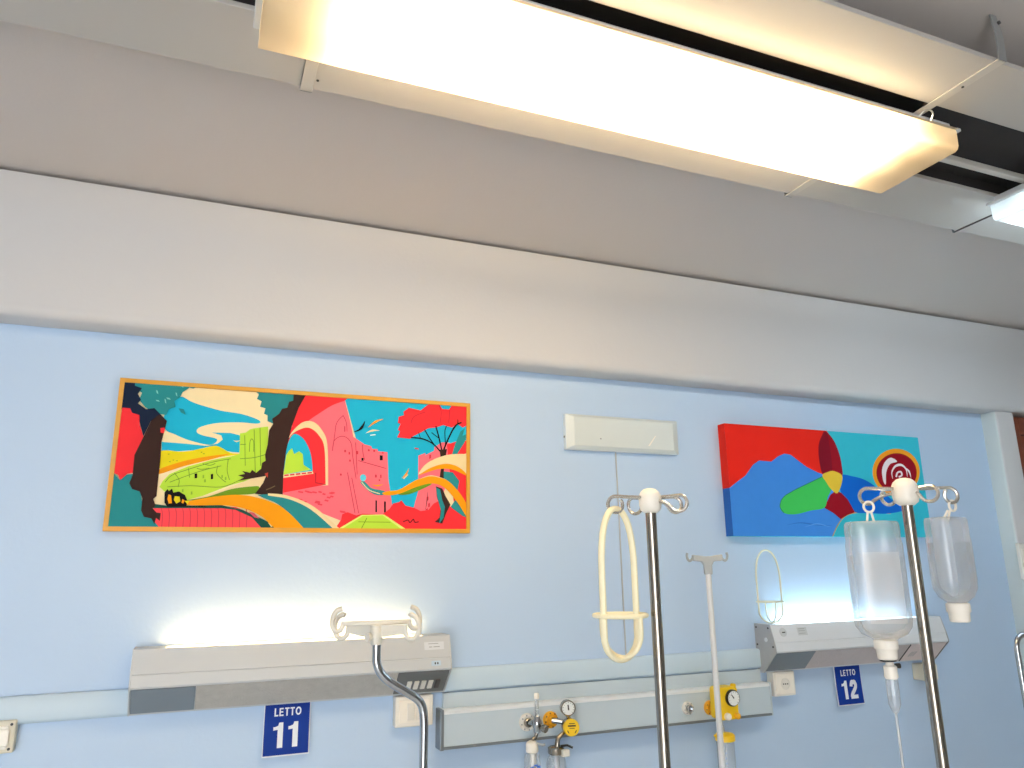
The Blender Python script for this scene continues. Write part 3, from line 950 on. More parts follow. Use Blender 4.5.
ar.poly('A', [(446, 464), (457, 462), (457, 482), (446, 484)], BK)
ar.poly('A', [(515, 466), (525, 464), (525, 486), (515, 488)], BK)
for (x, y) in ((480, 470), (487, 488), (575, 478), (560, 470), (392, 530), (430, 540)):
    ar.poly('A', [(x, y), (x + 7, y - 1), (x + 7, y + 12), (x, y + 13)], '88B83A')
# cream swoosh and green bank
ar.poly('A', [(400, 585), (500, 555), (600, 520), (700, 480), (757, 468), (745, 500), (715, 535), (650, 560), (500, 590)], CR, True)
ar.poly('A', [(405, 578), (500, 562), (600, 530), (690, 518), (722, 520), (705, 548), (600, 556), (500, 572)], GR, True)
# right sky
ar.poly('B', [(345, 75), (920, 112), (920, 380), (720, 600), (640, 610), (560, 600), (400, 275)], CY)
# mid tree canopy
ar.poly('A', [(700, 100), (725, 104), (870, 112), (870, 180), (810, 215), (780, 250), (757, 240), (757, 215), (742, 208), (748, 185), (725, 178), (732, 155), (712, 145), (720, 125)], TE)
# right ruin and reds
ar.poly('B', [(690, 352), (722, 340), (722, 350), (762, 330), (765, 312), (800, 290), (835, 292), (840, 420), (770, 645), (735, 640), (660, 625), (688, 520)], PK)
for (x, y) in ((740, 350), (750, 372), (728, 545), (735, 575), (725, 600), (745, 600)):
    ar.poly('B', [(x, y), (x + 9, y - 4), (x + 9, y + 14), (x, y + 18)], 'D83848')
ar.stroke('B', [(732, 520), (730, 560), (722, 610)], 4, BK, taper=True)
ar.poly('B', [(822, 300), (870, 285), (918, 282), (920, 660), (860, 610), (835, 420)], RE)
ar.poly('B', [(860, 300), (885, 240), (905, 225), (895, 260), (918, 250), (905, 290), (870, 345), (845, 350)], TE)
ar.poly('B', [(860, 560), (905, 560), (920, 640), (870, 625), (840, 590)], TE)
ar.poly('B', [(805, 425), (850, 430), (880, 470), (870, 520), (830, 500), (805, 470)], TE)
# pink castle
ar.poly('B', [(345, 85), (372, 190), (388, 265), (410, 280), (440, 300), (470, 308), (475, 320), (500, 322), (502, 332), (546, 336), (548, 400), (550, 460), (570, 600), (520, 650), (330, 655), (50, 545), (60, 440), (80, 290), (160, 200), (250, 140)], PK)
for pts in ([(340, 165), (310, 200), (300, 260), (290, 330)], [(340, 165), (355, 200), (358, 240)], [(290, 330), (300, 280), (340, 262), (375, 290), (385, 360), (400, 460)], [(410, 375), (540, 412)], [(360, 430), (395, 620)], [(380, 455), (412, 620)], [(430, 300), (432, 340), (440, 372)], [(398, 290), (405, 440)]):
    ar.stroke('B', pts, 3.2, 'C83A50')
for (x, y, w, h, c) in ((345, 215, 5, 26, 'C83A50'), (345, 325, 8, 12, 'D83848'), (365, 335, 7, 12, 'D83848'), (368, 370, 7, 10, 'D83848'), (400, 330, 10, 16, 'D83848'), (425, 362, 10, 14, BK), (455, 322, 8, 10, 'D83848'), (480, 325, 8, 10, 'D83848'), (510, 350, 14, 24, BK), (488, 440, 8, 14, 'D83848'), (512, 440, 6, 16, 'D83848'), (505, 462, 7, 8, 'D83848'), (325, 435, 8, 10, 'D83848'), (490, 560, 7, 55, BK), (530, 565, 8, 52, BK), (520, 335, 8, 8, 'F23A42')):
    ar.poly('B', [(x, y), (x + w, y + w * .1), (x + w, y + h), (x, y + h)], c)
# red vault
ar.poly('B', [(155, 58), (370, 78)] + cv_([(345, 98), (290, 118), (230, 155), (160, 205), (95, 275)]) + [(88, 260), (125, 140)], RE)
# arch
ar.poly('B', cv_([(78, 295), (100, 245), (150, 198), (200, 195), (240, 232), (266, 300), (270, 490)]) + [(200, 492), (60, 440)], CR)
ar.poly('B', cv_([(72, 305), (100, 255), (150, 226), (190, 226), (230, 262), (253, 320), (258, 487)]) + [(60, 525), (60, 440)], RE)
ar.poly('B', cv_([(62, 440), (70, 350), (85, 290), (105, 255), (130, 255), (160, 280), (185, 330), (195, 380), (198, 425)]), CY, False)
ar.poly('B', [(62, 440), (75, 350), (88, 330), (102, 318), (112, 345), (135, 332), (152, 345), (156, 395), (190, 418)], LI)
ar.poly('B', [(60, 440), (196, 424), (202, 436), (60, 456)], CR)
for k in range(5):
    x = 66 + 27 * k
    ar.poly('B', [(x, 441 - 2.9 * k), (x + 20, 439 - 2.9 * k), (x + 21, 446 - 2.9 * k), (x, 448 - 2.9 * k)], 'D83848')
ar.stroke('B', [(212, 432), (212, 478), (258, 487)], 4, 'A82030', False)
random.seed(11)
for k in range(30):
    x = random.uniform(110, 330); y = random.uniform(510, 610)
    if y < 500 + (x - 110) * .1 or y > 560 + (x - 110) * .28:
        continue
    w = random.uniform(14, 26)
    ar.poly('B', [(x, y), (x + w, y + 4), (x + w - 4, y + 11), (x - 4, y + 7)], 'EC4858')
# red bushes and lime path
ar.poly('B', [(330, 650), (335, 625), (360, 615), (400, 630), (430, 622), (520, 628), (555, 600), (572, 575), (600, 568), (610, 560), (630, 585), (670, 595), (700, 610), (735, 605), (760, 575), (800, 555), (850, 600), (918, 650), (920, 705), (300, 695)], RE)
ar.poly('B', [(425, 628), (530, 626), (640, 702), (315, 694)], 'DCEC7A')
ar.poly('B', [(432, 632), (524, 630), (618, 700), (335, 692)], LI)
ar.stroke('B', [(450, 642), (425, 690)], 3, GR, False)
ar.stroke('B', [(410, 660), (560, 662)], 2.5, GR, False)
# pine
ar.poly('B', [(590, 268), (604, 240), (594, 232), (606, 205), (594, 200), (598, 172), (622, 165), (620, 148), (645, 130), (700, 142), (730, 118), (752, 106), (785, 112), (800, 135), (832, 138), (845, 118), (920, 112), (920, 210), (895, 222), (870, 205), (845, 222), (805, 210), (770, 222), (735, 225), (700, 245), (665, 262), (650, 274), (615, 270)], RE)
for pts in ([(655, 200), (670, 170), (720, 150)], [(785, 115), (795, 150), (790, 200)], [(835, 140), (830, 200)]):
    ar.stroke('B', pts, 2.5, 'B82034')
for pts, w in (([(800, 345), (760, 300), (710, 275), (655, 268)], 6), ([(765, 305), (740, 270), (718, 232)], 5), ([(798, 330), (785, 270), (770, 215)], 6), ([(785, 272), (750, 245)], 4), ([(805, 330), (830, 270), (860, 215), (890, 198)], 7), ([(845, 240), (870, 205), (872, 185)], 4), ([(815, 300), (812, 240), (820, 215)], 4), ([(700, 276), (690, 245)], 3)):
    ar.stroke('B', pts, w, BK, taper=False)
ar.poly('B', [(788, 325), (822, 322), (808, 400), (806, 470), (785, 470), (796, 400)], BR)
ar.poly('B', [(770, 495), (800, 505), (815, 540), (838, 580), (818, 620), (800, 668), (765, 660), (788, 640), (792, 600), (775, 545)], BR)
ar.poly('B', [(770, 500), (790, 510), (800, 560), (812, 590), (806, 640), (786, 668), (794, 610), (778, 550)], TE)
# ribbons on the right
ar.poly('B', [(690, 440), (715, 400), (760, 370), (830, 348), (900, 345), (920, 350), (920, 450), (895, 420), (850, 395), (800, 392), (740, 412)], CR, True)
ar.poly('B', [(690, 444), (740, 412), (800, 392), (850, 395), (890, 415), (920, 448), (900, 440), (850, 418), (790, 414), (730, 430)], OR, True)
ar.poly('B', [(420, 478), (440, 474), (470, 503), (520, 514), (550, 530), (500, 536), (460, 518)], TE, True)
ar.stroke('B', [(425, 475), (460, 512), (510, 530)], 4, CR)
ar.poly('B', [(595, 532), (640, 500), (720, 478), (750, 485), (690, 515), (640, 533)], GR, True)
ar.poly('B', [(520, 528), (545, 518), (600, 510), (680, 465), (750, 448), (820, 466), (880, 525), (920, 595), (920, 645), (870, 570), (810, 502), (750, 482), (680, 498), (600, 530), (545, 537)], OR, True)
ar.stroke('B', [(690, 462), (750, 446), (820, 464)], 4, CR, taper=True)
ar.ellipse('B', 432, 455, 14, 16, '5AC8E0')
ar.stroke('B', [(388, 243), (415, 232), (432, 212), (440, 192)], 13, BK, taper=True)
ar.stroke('B', [(455, 222), (490, 195), (525, 183)], 10, OR, taper=True)
ar.stroke('B', [(445, 248), (475, 236), (508, 236)], 9, CR, taper=True)
ar.stroke('B', [(465, 258), (490, 255)], 4, 'E8F4E0', False)
ar.stroke('B', [(612, 458), (632, 438), (645, 412)], 8, OR, taper=True)
ar.stroke('B', [(620, 460), (640, 440)], 5, CR, False)
ar.stroke('B', [(475, 488), (500, 492), (525, 486)], 8, OR, taper=True)
ar.stroke('B', [(672, 318), (690, 322)], 5, RE, False)
ar.stroke('B', [(618, 660), (640, 652), (650, 664), (665, 648), (672, 662), (690, 660)], 4, BK)
# central trunk
ar.poly('P', [(293.6, 393.5), (306.5, 392.5), (298.5, 408), (291.5, 427), (286, 451), (283.3, 472), (282.5, 497), (255, 494), (263, 483), (266, 476), (252, 478.5), (238, 481), (244, 477.5), (238, 475.5), (245, 474), (242, 471), (250, 473), (252, 470), (256, 473), (261, 469), (262, 463), (265.5, 461), (265, 455), (267.5, 445), (269, 430.6), (273, 424), (272, 419), (279, 414), (282, 409), (287, 408), (289, 402), (293, 401)], BR)
ar.stroke('P', [(266, 490), (271, 488), (275, 486)], 1, '6A5A40')
ar.poly('P', [(264.5, 474), (268, 472.5), (267.5, 478)], 'C84030')
# lower-left ribbons
ar.poly('A', [(270, 600), (622, 606), (700, 640), (760, 700), (270, 700)], 'F84C56')
for k in range(13):
    x = 305 + k * 30
    ar.stroke('A', [(x, 612), (x + 4, 640), (x + 1, 695)], 4, 'D03C4C')
ar.poly('A', [(268, 592), (340, 602), (430, 600), (560, 598), (650, 618), (730, 655), (820, 700), (735, 700), (690, 650), (620, 618), (560, 611), (268, 611)], DG)
ar.poly('A', [(675, 625), (700, 632), (722, 655), (700, 650)], 'E06070')
ar.stroke('A', [(762, 672), (775, 690)], 6, CR, False)
ar.poly('P', [(178, 504.5), (190, 501), (216, 496.5), (240, 495), (262, 499), (284, 508), (300, 519), (312, 530), (279, 530), (262, 517), (245, 509), (225, 505.5), (200, 505.5)], OR, True)
ar.poly('B', cv_([(-60, 535), (0, 533), (60, 543), (140, 568), (230, 625), (305, 700)]) + cv_([(165, 700), (100, 630), (30, 575), (-30, 550)]), TE)
ar.poly('B', cv_([(-10, 528), (80, 538), (200, 588), (325, 694)]) + cv_([(298, 697), (190, 604), (90, 556), (-10, 538)]), CR)
# left tree
ar.poly('A', [(185, 60), (470, 86), (440, 102), (425, 98), (395, 118), (385, 138), (360, 155), (365, 180), (335, 190), (325, 215), (270, 205), (235, 180), (210, 150), (222, 120), (192, 100)], TE)
ar.poly('A', [(150, 55), (195, 62), (192, 90), (222, 100), (205, 125), (218, 150), (205, 165), (240, 190), (275, 185), (300, 210), (328, 240), (318, 270), (290, 262), (260, 240), (228, 305), (205, 215), (135, 188)], NV)
ar.poly('A', [(138, 183), (172, 186), (180, 205), (212, 215), (212, 255), (230, 312), (200, 380), (186, 460), (160, 465), (130, 492), (120, 470), (100, 460)], RE)
ar.poly('A', [(102, 462), (128, 492), (158, 468), (190, 465), (215, 530), (225, 600), (250, 640), (295, 692), (66, 690)], TE)
ar.poly('A', [(262, 238), (295, 212), (328, 240), (318, 280), (305, 330), (300, 410), (290, 500), (284, 560), (270, 572), (280, 600), (268, 612), (284, 630), (302, 632), (298, 665), (282, 652), (275, 680), (262, 655), (230, 648), (218, 620), (224, 570), (212, 540), (180, 530), (168, 505), (182, 470), (190, 385), (226, 312)], BR)
ar.poly('A', [(300, 270), (320, 268), (316, 292), (302, 290)], RE)
for (x, y, w, h) in ((282, 108, 10, 18), (325, 140, 20, 10), (318, 145, 8, 22), (280, 150, 18, 8), (365, 118, 8, 18), (300, 78, 8, 10), (390, 92, 10, 6)):
    ar.poly('A', [(x, y), (x + w * .7, y + h * .2), (x + w, y + h), (x + w * .3, y + h * .7)], '7CC4C0')
ar.poly('A', [(378, 186), (400, 190), (408, 214), (388, 204)], TE)
# cat on the wall
ar.poly('A', [(318, 545), (330, 530), (338, 538), (350, 528), (356, 545), (380, 540), (405, 555), (415, 578), (412, 600), (430, 604), (330, 606), (318, 588)], BK)
ar.poly('A', [(335, 552), (346, 556), (350, 590), (336, 592), (330, 572)], OR)
ar.poly('A', [(362, 560), (382, 562), (386, 582), (368, 592), (358, 576)], YE)
ar.poly('A', [(394, 572), (404, 578), (398, 592), (390, 588)], OR)
ar.poly('A', [(405, 580), (425, 578), (415, 596)], YE)
ar.stroke('A', [(420, 604), (470, 602), (500, 608)], 5, BK, taper=True)
ar.mb.build('picture', t, recalc=False)

# ---- canvas with petals
YE2 = W - .042
ax0 = (at(721.5, 422.5, YE2).x + at(736, 536, YE2).x) / 2; ax1 = (at(918, 439, YE2).x)
az1 = (at(720.3, 421.5, YE2).z + at(918, 439, YE2).z) / 2
az0 = at(733, 536, YE2).z
t = thing('abstract_canvas', 'deep-edged canvas of a blue mountain, red sky and coloured petals', 'painting', ((ax0 + ax1) / 2, W, az0))
pf = lambda x, y: (710 + x / 4.6545, 410 + y / 4.6545)
ar = Art(YE2 - .0005, {'A': pf})
ar.clip = (ax0, ax1, az0, az1)
ar.mb.box((ax0, W, az0), (ax1, YE2, az1), paint('34B6CC'))
zs = ar.pt('A', 85, 362).z
ar.mb.box((ax0 - .0006, W, zs), (ax0, YE2 - .0004, az1), paint('D82A1E'))
ar.mb.box((ax0 - .0006, W, az0), (ax0, YE2 - .0004, zs), paint('2C62B4'))
xm = ar.pt('A', 535, 98).x
ar.mb.box((ax0, W, az1), (xm, YE2 - .0004, az1 + .0006), paint('B82018'))
xm2 = ar.pt('A', 570, 590).x
RD, BL, DR = 'DE2416', '3C84DC', '900A1E'
ar.poly('A', [(20, 30), (538, 60), (560, 120), (560, 300), (400, 300), (20, 400)], RD)
ar.poly('A', [(20, 395), (85, 362), (125, 335), (165, 305), (200, 255), (228, 235), (285, 240), (318, 215), (345, 203), (375, 208), (410, 235), (450, 265), (500, 290), (540, 305), (580, 360), (640, 480), (600, 530), (570, 600), (20, 620)], BL)
ar.stroke('A', [(360, 535), (420, 525), (500, 535), (570, 538)], 6, '2E6EC4', taper=True)
ar.stroke('A', [(440, 545), (500, 530), (560, 545)], 5, '5A9AE6', taper=True)
ar.poly('A', [(620, 620), (568, 600), (590, 545), (620, 500), (660, 480), (720, 475), (1030, 465), (1040, 640)], '34B6CC')
ar.stroke('A', [(568, 595), (590, 545), (620, 502), (660, 482), (720, 476), (840, 482)], 4, 'C89A50')
ar.poly('A', [(612, 303), (660, 308), (720, 325), (790, 370), (850, 420), (905, 462), (830, 482), (740, 480), (672, 474), (640, 420), (612, 390), (605, 350)], '0A62C6', True)
ar.poly('A', [(585, 375), (610, 385), (640, 415), (660, 450), (674, 476), (640, 488), (608, 508), (575, 480), (532, 455), (545, 425), (560, 395)], DR)
ar.poly('A', [(536, 98), (575, 140), (602, 205), (614, 265), (614, 308), (570, 292), (526, 300), (508, 235), (505, 165), (520, 120)], DR, True)
ar.poly('A', [(536, 104), (552, 140), (568, 290), (528, 298), (510, 235), (508, 165), (520, 124)], '7C0A22', True)
ar.poly('A', [(528, 308), (545, 335), (564, 368), (548, 405), (532, 455), (470, 468), (400, 485), (345, 480), (326, 450), (338, 410), (380, 380), (450, 345)], '3EBC58', True)
ar.stroke('A', [(528, 308), (450, 345), (380, 380), (338, 410), (326, 450), (345, 480)], 3, '2A6A50')
ar.poly('A', [(522, 304), (545, 290), (575, 284), (613, 303), (614, 335), (603, 370), (588, 388), (560, 365), (540, 335)], 'E6C23C', True)
ar.ellipse('A', 866, 288, 110, 108, 'E69420', 40)
ar.ellipse('A', 868, 292, 94, 91, DR, 40)
ar.poly('A', [(806, 330), (800, 280), (815, 240), (842, 222), (870, 240), (838, 252), (820, 290), (818, 345)], 'F0E8EC', True)
ar.stroke('A', [(850, 320), (846, 290), (862, 262), (890, 256), (912, 276), (918, 310)], 12, 'F0E8EC', taper=True)
ar.stroke('A', [(900, 262), (925, 285), (935, 315)], 8, 'F0E8EC', taper=True)
ar.stroke('A', [(866, 312), (872, 292), (888, 288), (892, 304), (878, 312)], 8, 'F0E8EC')
ar.mb.build('canvas', t, recalc=False)


# ================================================================== INFUSION STANDS
def rod_path(p, dirs):
    return p


def stand_base(t, x, y, n=5, r=.29):
    for k in range(n):
        g = 2 * PI * k / n + .3
        e = Vector((x + r * math.cos(g), y + r * math.sin(g), .075))
        lg = MB()
        lg.tube([(x + .02 * math.cos(g), y + .02 * math.sin(g), .10), (x + r * .5 * math.cos(g), y + r * .5 * math.sin(g), .092), e], .012, 'steel', 10)
        lg_o = lg.build('leg', t, smooth=True)
        MB().lathe([(.006, -.02), (.010, -.012), (.010, .012), (.006, .02)], e + Vector((0, 0, -.005)), (0, 0, 1), 'black_plastic', 10).build('caster_fork', lg_o, smooth=True)
        s = Vector((-math.sin(g), math.cos(g), 0))
        MB().lathe([(.020, -.010), (.025, -.008), (.025, .008), (.020, .010)], e + Vector((0, 0, -.05)), s, 'black_plastic', 16).build('caster', lg_o, smooth=True)
    MB().lathe([(.030, .085), (.035, .09), (.035, .115), (.018, .125)], (x, y, 0), (0, 0, 1), 'steel').build('base_hub', t, smooth=True)


def hook_wire(c, az, L, closed=False, rr=.0140, wr=.0033):
    """wire from the hub straight out along azimuth az, curling down and back on itself; returns (points, hang point)"""
    o = Vector((math.cos(az), math.sin(az), 0)); s = Vector((-o.y, o.x, 0)); u = Vector((0, 0, 1))
    pts = [c + o * .010 + s * .004 + u * .004, c + o * (L * .5) + s * .004 + u * .005]
    cc = c + o * (L - rr) + u * (.006 - rr)
    turn = .66 if closed else .86
    for k in range(13):
        g = PI / 2 - 2 * PI * turn * k / 12
        pts.append(cc + o * (rr * math.cos(g)) + u * (rr * math.sin(g)) + s * (.004 - .008 * k / 12))
    if closed:
        pts += [c + o * (L * .42) + s * -.005 + u * -.006, c + o * .012 + s * -.005 + u * -.003]
    hang = cc + u * (-rr + wr)
    return pts, hang


def hub_stand(px, py, dep, radii, azs, Ls, label, closed, hs=1.0, name='infusion_stand'):
    p = deep(px, py, dep)
    t = thing(name, label, 'drip stand', (p.x, p.y, 0), 'chrome drip stands with white hubs')
    MB().lathe([(radii, .10), (radii, p.z - .015)], (p.x, p.y, 0), (0, 0, 1), 'steel', 20).build('pole', t, smooth=True)
    hb = [(.0125, -.026), (.020, -.020), (.0225, -.010), (.0225, .003), (.0215, .010), (.0185, .016), (.0125, .0215), (.005, .0235)]
    MB().lathe([(r_ * hs, h_ * hs) for r_, h_ in hb], p, (0, 0, 1), 'hub_white', 24).build('hub', t, smooth=True)
    hangs = []
    for az, L, cl in zip(azs, Ls, closed):
        pts, hg = hook_wire(p, az, L, cl)
        MB().tube(smooth_pts(pts, 3, False), .0031, 'hook_steel', 8).build('hook', t, smooth=True)
        hangs.append(hg)
    stand_base(t, p.x, p.y)
    return p, hangs


CAMR = math.atan2(RT.y, RT.x)              # azimuth of the picture's right-hand direction
D1 = 1.33
az1_ = [CAMR + math.radians(g) for g in (188, 128, 12, -28)]
P1, H1 = hub_stand(650, 500, D1, .0094, az1_, (.078, .052, .060, .066), 'chrome drip stand with white hub carrying only the yellowed bottle holder', (False, True, True, True), .88)
D2 = 1.36
az2_ = [CAMR + math.radians(g) for g in (172, 115, 4, -50)]
P2, H2 = hub_stand(905, 491, D2, .0096, az2_, (.080, .05, .100, .055), 'chrome drip stand with white hub carrying two plastic drip bottles', (True, False, False, True))


# ---- bottle holders
def holder(base, H, rw, az, m, r, label, hook=None):
    """tall closed hanging loop, a ring for the bottle and a crossing cradle; base = lowest point"""
    t = thing('bottle_holder', label, 'bottle holder', base, 'plastic infusion bottle holders')
    o = Vector((math.cos(az), math.sin(az), 0)); s = Vector((-o.y, o.x, 0)); u = Vector((0, 0, 1))
    hw = rw * .93
    prof = [(0, 0)] + [(hw * math.sin(g), hw * .95 * (1 - math.cos(g))) for g in (.5, .95, 1.3, PI / 2)] + [(hw, H * .40), (hw, H * .62), (hw * .93, H * .76), (hw * .74, H * .89), (hw * .40, H * .975), (0, H)]
    pts = [base + o * x + u * z for x, z in prof] + [base + o * -x + u * z for x, z in prof[-2:0:-1]]
    MB().tube(smooth_pts(pts, 4), r, m, 10, closed=True, flat=1.25).build('hanging_loop', t, smooth=True)
    zr = H * .285
    ring = [base + o * (rw * math.cos(g)) + s * (rw * math.sin(g)) + u * zr for g in [2 * PI * k / 28 for k in range(28)]]
    MB().tube(ring, r * .75, m, 10, closed=True).build('ring', t, smooth=True)
    cr = [(-rw, zr)] + [(-rw * math.cos(g), .004 + rw * .95 * (1 - math.sin(g))) for g in [PI * k / 10 for k in range(11)]] + [(rw, zr)]
    MB().tube(smooth_pts([base + s * x + u * z for x, z in cr], 4, False), r * .75, m, 10).build('cradle', t, smooth=True)
    return t


HH = .252
top = H1[0]
holder(Vector((top.x, top.y, top.z - HH + .0035)), HH, .0445, CAMR + math.radians(40), 'aged_yellow', .0052, 'yellowed plastic bottle holder hanging from the hook of the chrome stand')
bq = at(765, 622, W - .048)
holder(Vector((2.008 + .044, W - .052, Z0 - .221 + .004)), .272, .050, CAMR + math.radians(3), 'pale_cream', .0036, 'small pale bottle holder standing on the end of the cool bed lamp')


# ---- drip bottles
def drip_bottle(hang, w, d, h, az, label, label_patch, cap_h, lean=0.0, rise=0.0, capr=.42, sh=.82):
    """hang = point of the hook the eyelet hangs from"""
    o = Vector((math.cos(az), math.sin(az), 0)); u = Vector((0, 0, 1))
    eye = .034
    top = hang + u * (rise - eye) + RT * lean
    t = thing('drip_bottle', label, 'drip bottle', (hang.x, hang.y, top.z - h - cap_h), 'plastic drip bottles')
    ey = MB()
    s = Vector((-o.y, o.x, 0))
    ringp = [hang + u * (-.0085) + s * 0 + o * (.009 * math.cos(g)) + u * (.0095 * math.sin(g)) for g in [2 * PI * k / 16 for k in range(16)]]
    ey.tube(ringp, .0022, 'hub_white', 8, closed=True)
    for sg in (-1, 1):
        ey.tube([hang + u * -.017 + RT * (lean * .45) + o * sg * .003, top + u * -.006 + o * sg * .007], .002, 'hub_white', 8)
    ey.build('eyelet', t, smooth=True)
    rr = w / 2
    k = d / w
    pr = [(rr * .55, 0), (rr * .90, -.0015), (rr * .96, -.006), (rr * .975, -.02), (rr * .955, -.034), (rr * 1.0, -.042), (rr * 1.0, -h * .5), (rr * 1.0, -h * sh), (rr * .96, -h * (sh + (1 - sh) * .40)), (rr * .78, -h * (sh + (1 - sh) * .74)), (rr * .45, -h * .99), (rr * .36, -h * 1.01)]
    body = MB().lathe(pr, top, u, 'bag_plastic', 36, sx=1.0, sy=k, ref=o, power=3.2).build('bottle', t, smooth=True)
    # contents: fills the lower part
    MB().lathe([(rr * .94, -h * .30), (rr * .955, -h * .32), (rr * .955, -h * sh), (rr * .915, -h * (sh + (1 - sh) * .40)), (rr * .73, -h * (sh + (1 - sh) * .74)), (rr * .38, -h * .985)], top, u, 'bag_water', 36, sx=1.0, sy=k * .94, ref=o, power=3.2).build('fluid', body, smooth=True)
    if label_patch:
        f = -s if s.dot(FW) > 0 else s
        lp = MB(); n = 9; vs = []
        for zz in (-h * .27, -h * .86):
            for i in range(n):
                uu = -.66 + 1.32 * i / (n - 1)
                vv = (1 - abs(uu) ** 3.2) ** (1 / 3.2)
                vs.append(top + u * zz + o * (rr * uu) + f * (rr * k * vv + .0008))
        lp.add(vs, [(i, i + 1, n + i + 1, n + i) for i in range(n - 1)], 'bag_label')
        lp.build('label', body, smooth=True)
    # raised mark lines
    cz = top + u * (-h * 1.0)
    MB().lathe([(rr * (capr - .02), 0), (rr * capr, -.003), (rr * capr, -cap_h * .45), (rr * (capr - .06), -cap_h * .55), (rr * (capr - .08), -cap_h), (rr * (capr - .14), -cap_h - .002)], cz, u, 'cap_cream', 24).build('cap', t, smooth=True)
    return t, cz + u * (-cap_h)


t1, e1 = drip_bottle(H2[0], .094, .056, .205, CAMR + math.radians(-4), 'large clear drip bottle with drip chamber, nearest the cool bed lamp', True, .031)
t2, e2 = drip_bottle(H2[2], .078, .054, .150, CAMR + math.radians(24), 'smaller clear drip bottle without any tubing, near the grey pier', False, .030, -.017, .005, .50, .72)
# giving set in the first bottle
gs = thing('drip_set', 'thin clear drip line with drip chamber hanging from the large bottle', 'drip line', (e1.x, e1.y, e1.z - .6))
s0 = e1 + Vector((.003, 0, 0))
MB().lathe([(.0135, .002), (.0135, -.004), (.010, -.005)], e1, (0, 0, 1), 'black_plastic', 20).build('seal', gs, smooth=True)
MB().lathe([(.006, -.004), (.007, -.010), (.011, -.013), (.011, -.024), (.0115, -.030), (.009, -.034)], s0, (0, 0, 1), 'cap_cream', 20).build('spike', gs, smooth=True)
MB().lathe([(.004, 0), (.0045, .008), (.003, .009)], s0 + Vector((.008, -.004, -.012)), Vector((1, -.4, 0)), 'black_plastic', 12).build('air_vent', gs, smooth=True)
MB().lathe([(.0095, -.033), (.010, -.036), (.010, -.074), (.006, -.085), (.003, -.089)], s0, (0, 0, 1), 'clear_plastic', 20).build('drip_chamber', gs, smooth=True)
MB().lathe([(.0085, -.062), (.0092, -.063), (.0092, -.074), (.0055, -.084)], s0, (0, 0, 1), 'bag_water', 20).build('drip_fluid', gs, smooth=True)
pts = [s0 + Vector((0, 0, -.087)), s0 + Vector((.001, 0, -.16)), s0 + Vector((.002, 0, -.28)), s0 + Vector((-.004, .01, -.45)), s0 + Vector((-.02, .02, -.62))]
MB().tube(smooth_pts(pts, 6, False), .0022, 'drip_tube', 8).build('tubing', gs, smooth=True)

# ---- thin grey stand
D3 = 2.28
p = deep(707, 556, D3)
t = thing('slim_stand', 'slim pale grey drip stand with grey two-hook head', 'drip stand', (p.x, p.y, 0))
MB().lathe([(.0088, .10), (.0088, p.z - .05)], (p.x, p.y, 0), (0, 0, 1), 'pole_grey', 16).build('pole', t, smooth=True)
K = D3 / F                                   # metres per pixel there
o = RT.copy(); o.z = 0; o.normalize(); u = Vector((0, 0, 1)); n = Vector((-o.y, o.x, 0))
hd = MB()
prof = [(-15, 1.5), (-15, -4.5), (-6, -5.5), (-4, -9), (-3.8, -18), (3.8, -18), (4, -9), (6, -5.5), (15, -4.5), (15, 1.5), (3, -.3), (-3, -.3)]
hd.prism([p + o * (x * K) + u * (y * K) - n * .009 for x, y in prof], n * .018, 'grey_plastic')
hd.build('head', t, bevel=.003)
for sg in (-1, 1):
    pts = [(14, -1.5), (17, -4.5), (19.2, -3.5), (20.2, 0), (19.6, 3.2)]
    MB().tube(smooth_pts([p + o * (sg * x * K) + u * (y * K) for x, y in pts], 4, False), .0038, 'grey_plastic', 10).build('hook', t, smooth=True)
stand_base(t, p.x, p.y, r=.24)

# ---- bent chrome stand
YB2 = deep(377, 640, 1.78).y
q = [at(376.5, 636, YB2), at(376.5, 655, YB2), at(376.7, 662, YB2), at(379, 670, YB2), at(385, 678, YB2), at(393, 684, YB2), at(408, 693, YB2), at(416, 698, YB2), at(421, 704, YB2), at(423.5, 713, YB2), at(424, 730, YB2), at(424.3, 768, YB2)]
xk = (q[-1].x + q[-2].x) / 2
q = [Vector((v.x, YB2, v.z)) for v in q]
q[0].x = q[1].x
q[-1].x = q[-2].x
t = thing('bent_stand', 'bent chrome drip pole with white four-hook head before the warm lamp', 'drip stand', (q[-1].x, YB2, 0))
path = smooth_pts(q, 5, False) + [Vector((q[-1].x, YB2, .10))]
MB().tube(path, .0102, 'chrome', 20).build('pole', t, smooth=True)
hc = at(376.5, 627, YB2)
K = (hc - EYE).dot(FW) / F
sk = MB().lathe([(.0135, -.040), (.0145, -.038), (.0155, -.010), (.0155, .004), (.011, .006)], hc, (0, 0, 1), 'hook_white', 20).build('socket', t, smooth=True)
MB().lathe([(.006, 0), (.006, .008), (.010, .009), (.010, .014)], hc + Vector((-.012, -.006, -.022)), Vector((-1, -.5, 0)), 'hook_white', 12).build('thumb_screw', sk, smooth=True)
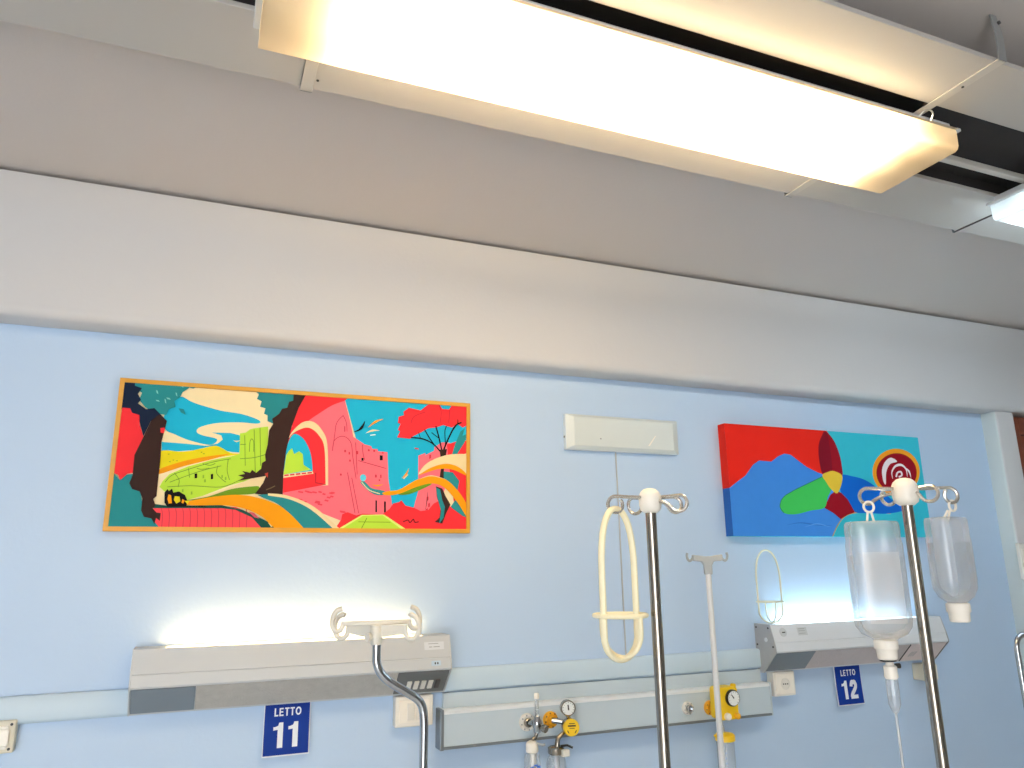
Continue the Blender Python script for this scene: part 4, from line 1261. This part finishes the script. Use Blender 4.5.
for i, (ga, zoff, Lb) in enumerate(((-14, 0.0, .093), (17, .006, .100))):
    ang = CAMR + math.radians(ga)
    o = Vector((math.cos(ang), math.sin(ang), 0)); n = Vector((-o.y, o.x, 0)); u = Vector((0, 0, 1))
    c = hc + u * zoff
    br = MB()
    prof = [(-Lb * .84, .006), (-Lb * .84, -.014), (-.012, -.024), (.012, -.024), (Lb * .84, -.014), (Lb * .84, .006)]
    if i:
        prof = [(-Lb * .84, .009), (-Lb * .84, -.001), (Lb * .84, -.001), (Lb * .84, .009)]
    br.prism([c + o * x + u * z - n * .005 for x, z in prof], n * .010, 'hook_white')
    br.build('crossbar', t, bevel=.002)
    for sg in (-1, 1):
        if i == 0:
            hp = [(Lb * .78, .002), (Lb * .80, -.014), (Lb * .90, -.026), (Lb * 1.04, -.026), (Lb * 1.15, -.014), (Lb * 1.17, .003), (Lb * 1.10, .020), (Lb * .97, .028), (Lb * .90, .026)]
        else:
            hp = [(Lb * .78, .004), (Lb * .84, -.010), (Lb * .96, -.012), (Lb * 1.04, .002), (Lb * 1.03, .018), (Lb * .95, .033), (Lb * .82, .038)]
        MB().tube(smooth_pts([c + o * (sg * x) + u * z for x, z in hp], 4, False), .0056, 'hook_white', 12).build('hook', t, smooth=True)
stand_base(t, q[-1].x, YB2, r=.24)

# ---- chrome rail at the edge
YR = 1.55
c0 = at(1016.5, 655, YR)
t = thing('chrome_rail', 'chrome tube rail with rounded corner cut by the photo edge', 'rail', (c0.x + .2, YR, 0))
zc_ = at(1024, 634.5, YR).z
r_ = .038
x0 = c0.x + .006
pts = [Vector((x0, YR, .02)), Vector((x0, YR, zc_ - r_ - .02))]
pts += [Vector((x0 + r_ - r_ * math.cos(g), YR, zc_ - r_ + r_ * math.sin(g))) for g in [k * PI / 2 / 8 for k in range(9)]]
pts += [Vector((x0 + .42 - r_ + r_ * math.sin(g), YR, zc_ - r_ + r_ * math.cos(g))) for g in [k * PI / 2 / 8 for k in range(9)]]
pts += [Vector((x0 + .42, YR, .02))]
MB().tube(pts, .0075, 'chrome', 14).build('tube_frame', t, smooth=True)
for xx in (x0, x0 + .42):
    MB().lathe([(.014, 0), (.014, .02), (.009, .03)], (xx, YR, 0), (0, 0, 1), 'black_plastic', 14).build('rubber_foot', t, smooth=True)
cz_ = at(1021, 756, YR).z
MB().box((x0 - .012, YR - .014, cz_ - .016), (x0 + .024, YR + .014, cz_ + .016), 'hook_white').build('clamp', t, bevel=.006)
MB().tube([(x0, YR, .25), (x0 + .42, YR, .25)], .006, 'chrome', 12).build('crossbar', t, smooth=True)

# ================================================================== LIGHT, CAMERA
w = bpy.data.worlds.new('World'); SC.world = w; w.use_nodes = True
bg = w.node_tree.nodes['Background']
bg.inputs['Color'].default_value = (0.95, 0.97, 1.0, 1)
bg.inputs['Strength'].default_value = 6.2

cd = bpy.data.cameras.new('camera'); co = bpy.data.objects.new('camera', cd); COL.objects.link(co)
cd.sensor_fit = 'HORIZONTAL'; cd.sensor_width = 36.0; cd.lens = F / 1024 * 36.0
cd.clip_start = 0.02
M = Matrix((RT, UP, -FW)).transposed().to_4x4()
M.translation = EYE
co.matrix_world = M
SC.camera = co

SC.view_settings.view_transform = 'Standard'
SC.view_settings.look = 'None'
SC.view_settings.gamma = 1.0
SC.view_settings.use_curve_mapping = False
SC.view_settings.exposure = 0.25
SC.cycles.use_denoising = True
SC.cycles.max_bounces = 10
SC.cycles.transparent_max_bounces = 24
SC.cycles.caustics_reflective = False
SC.cycles.caustics_refractive = False
SC.cycles.sample_clamp_indirect = 8.0
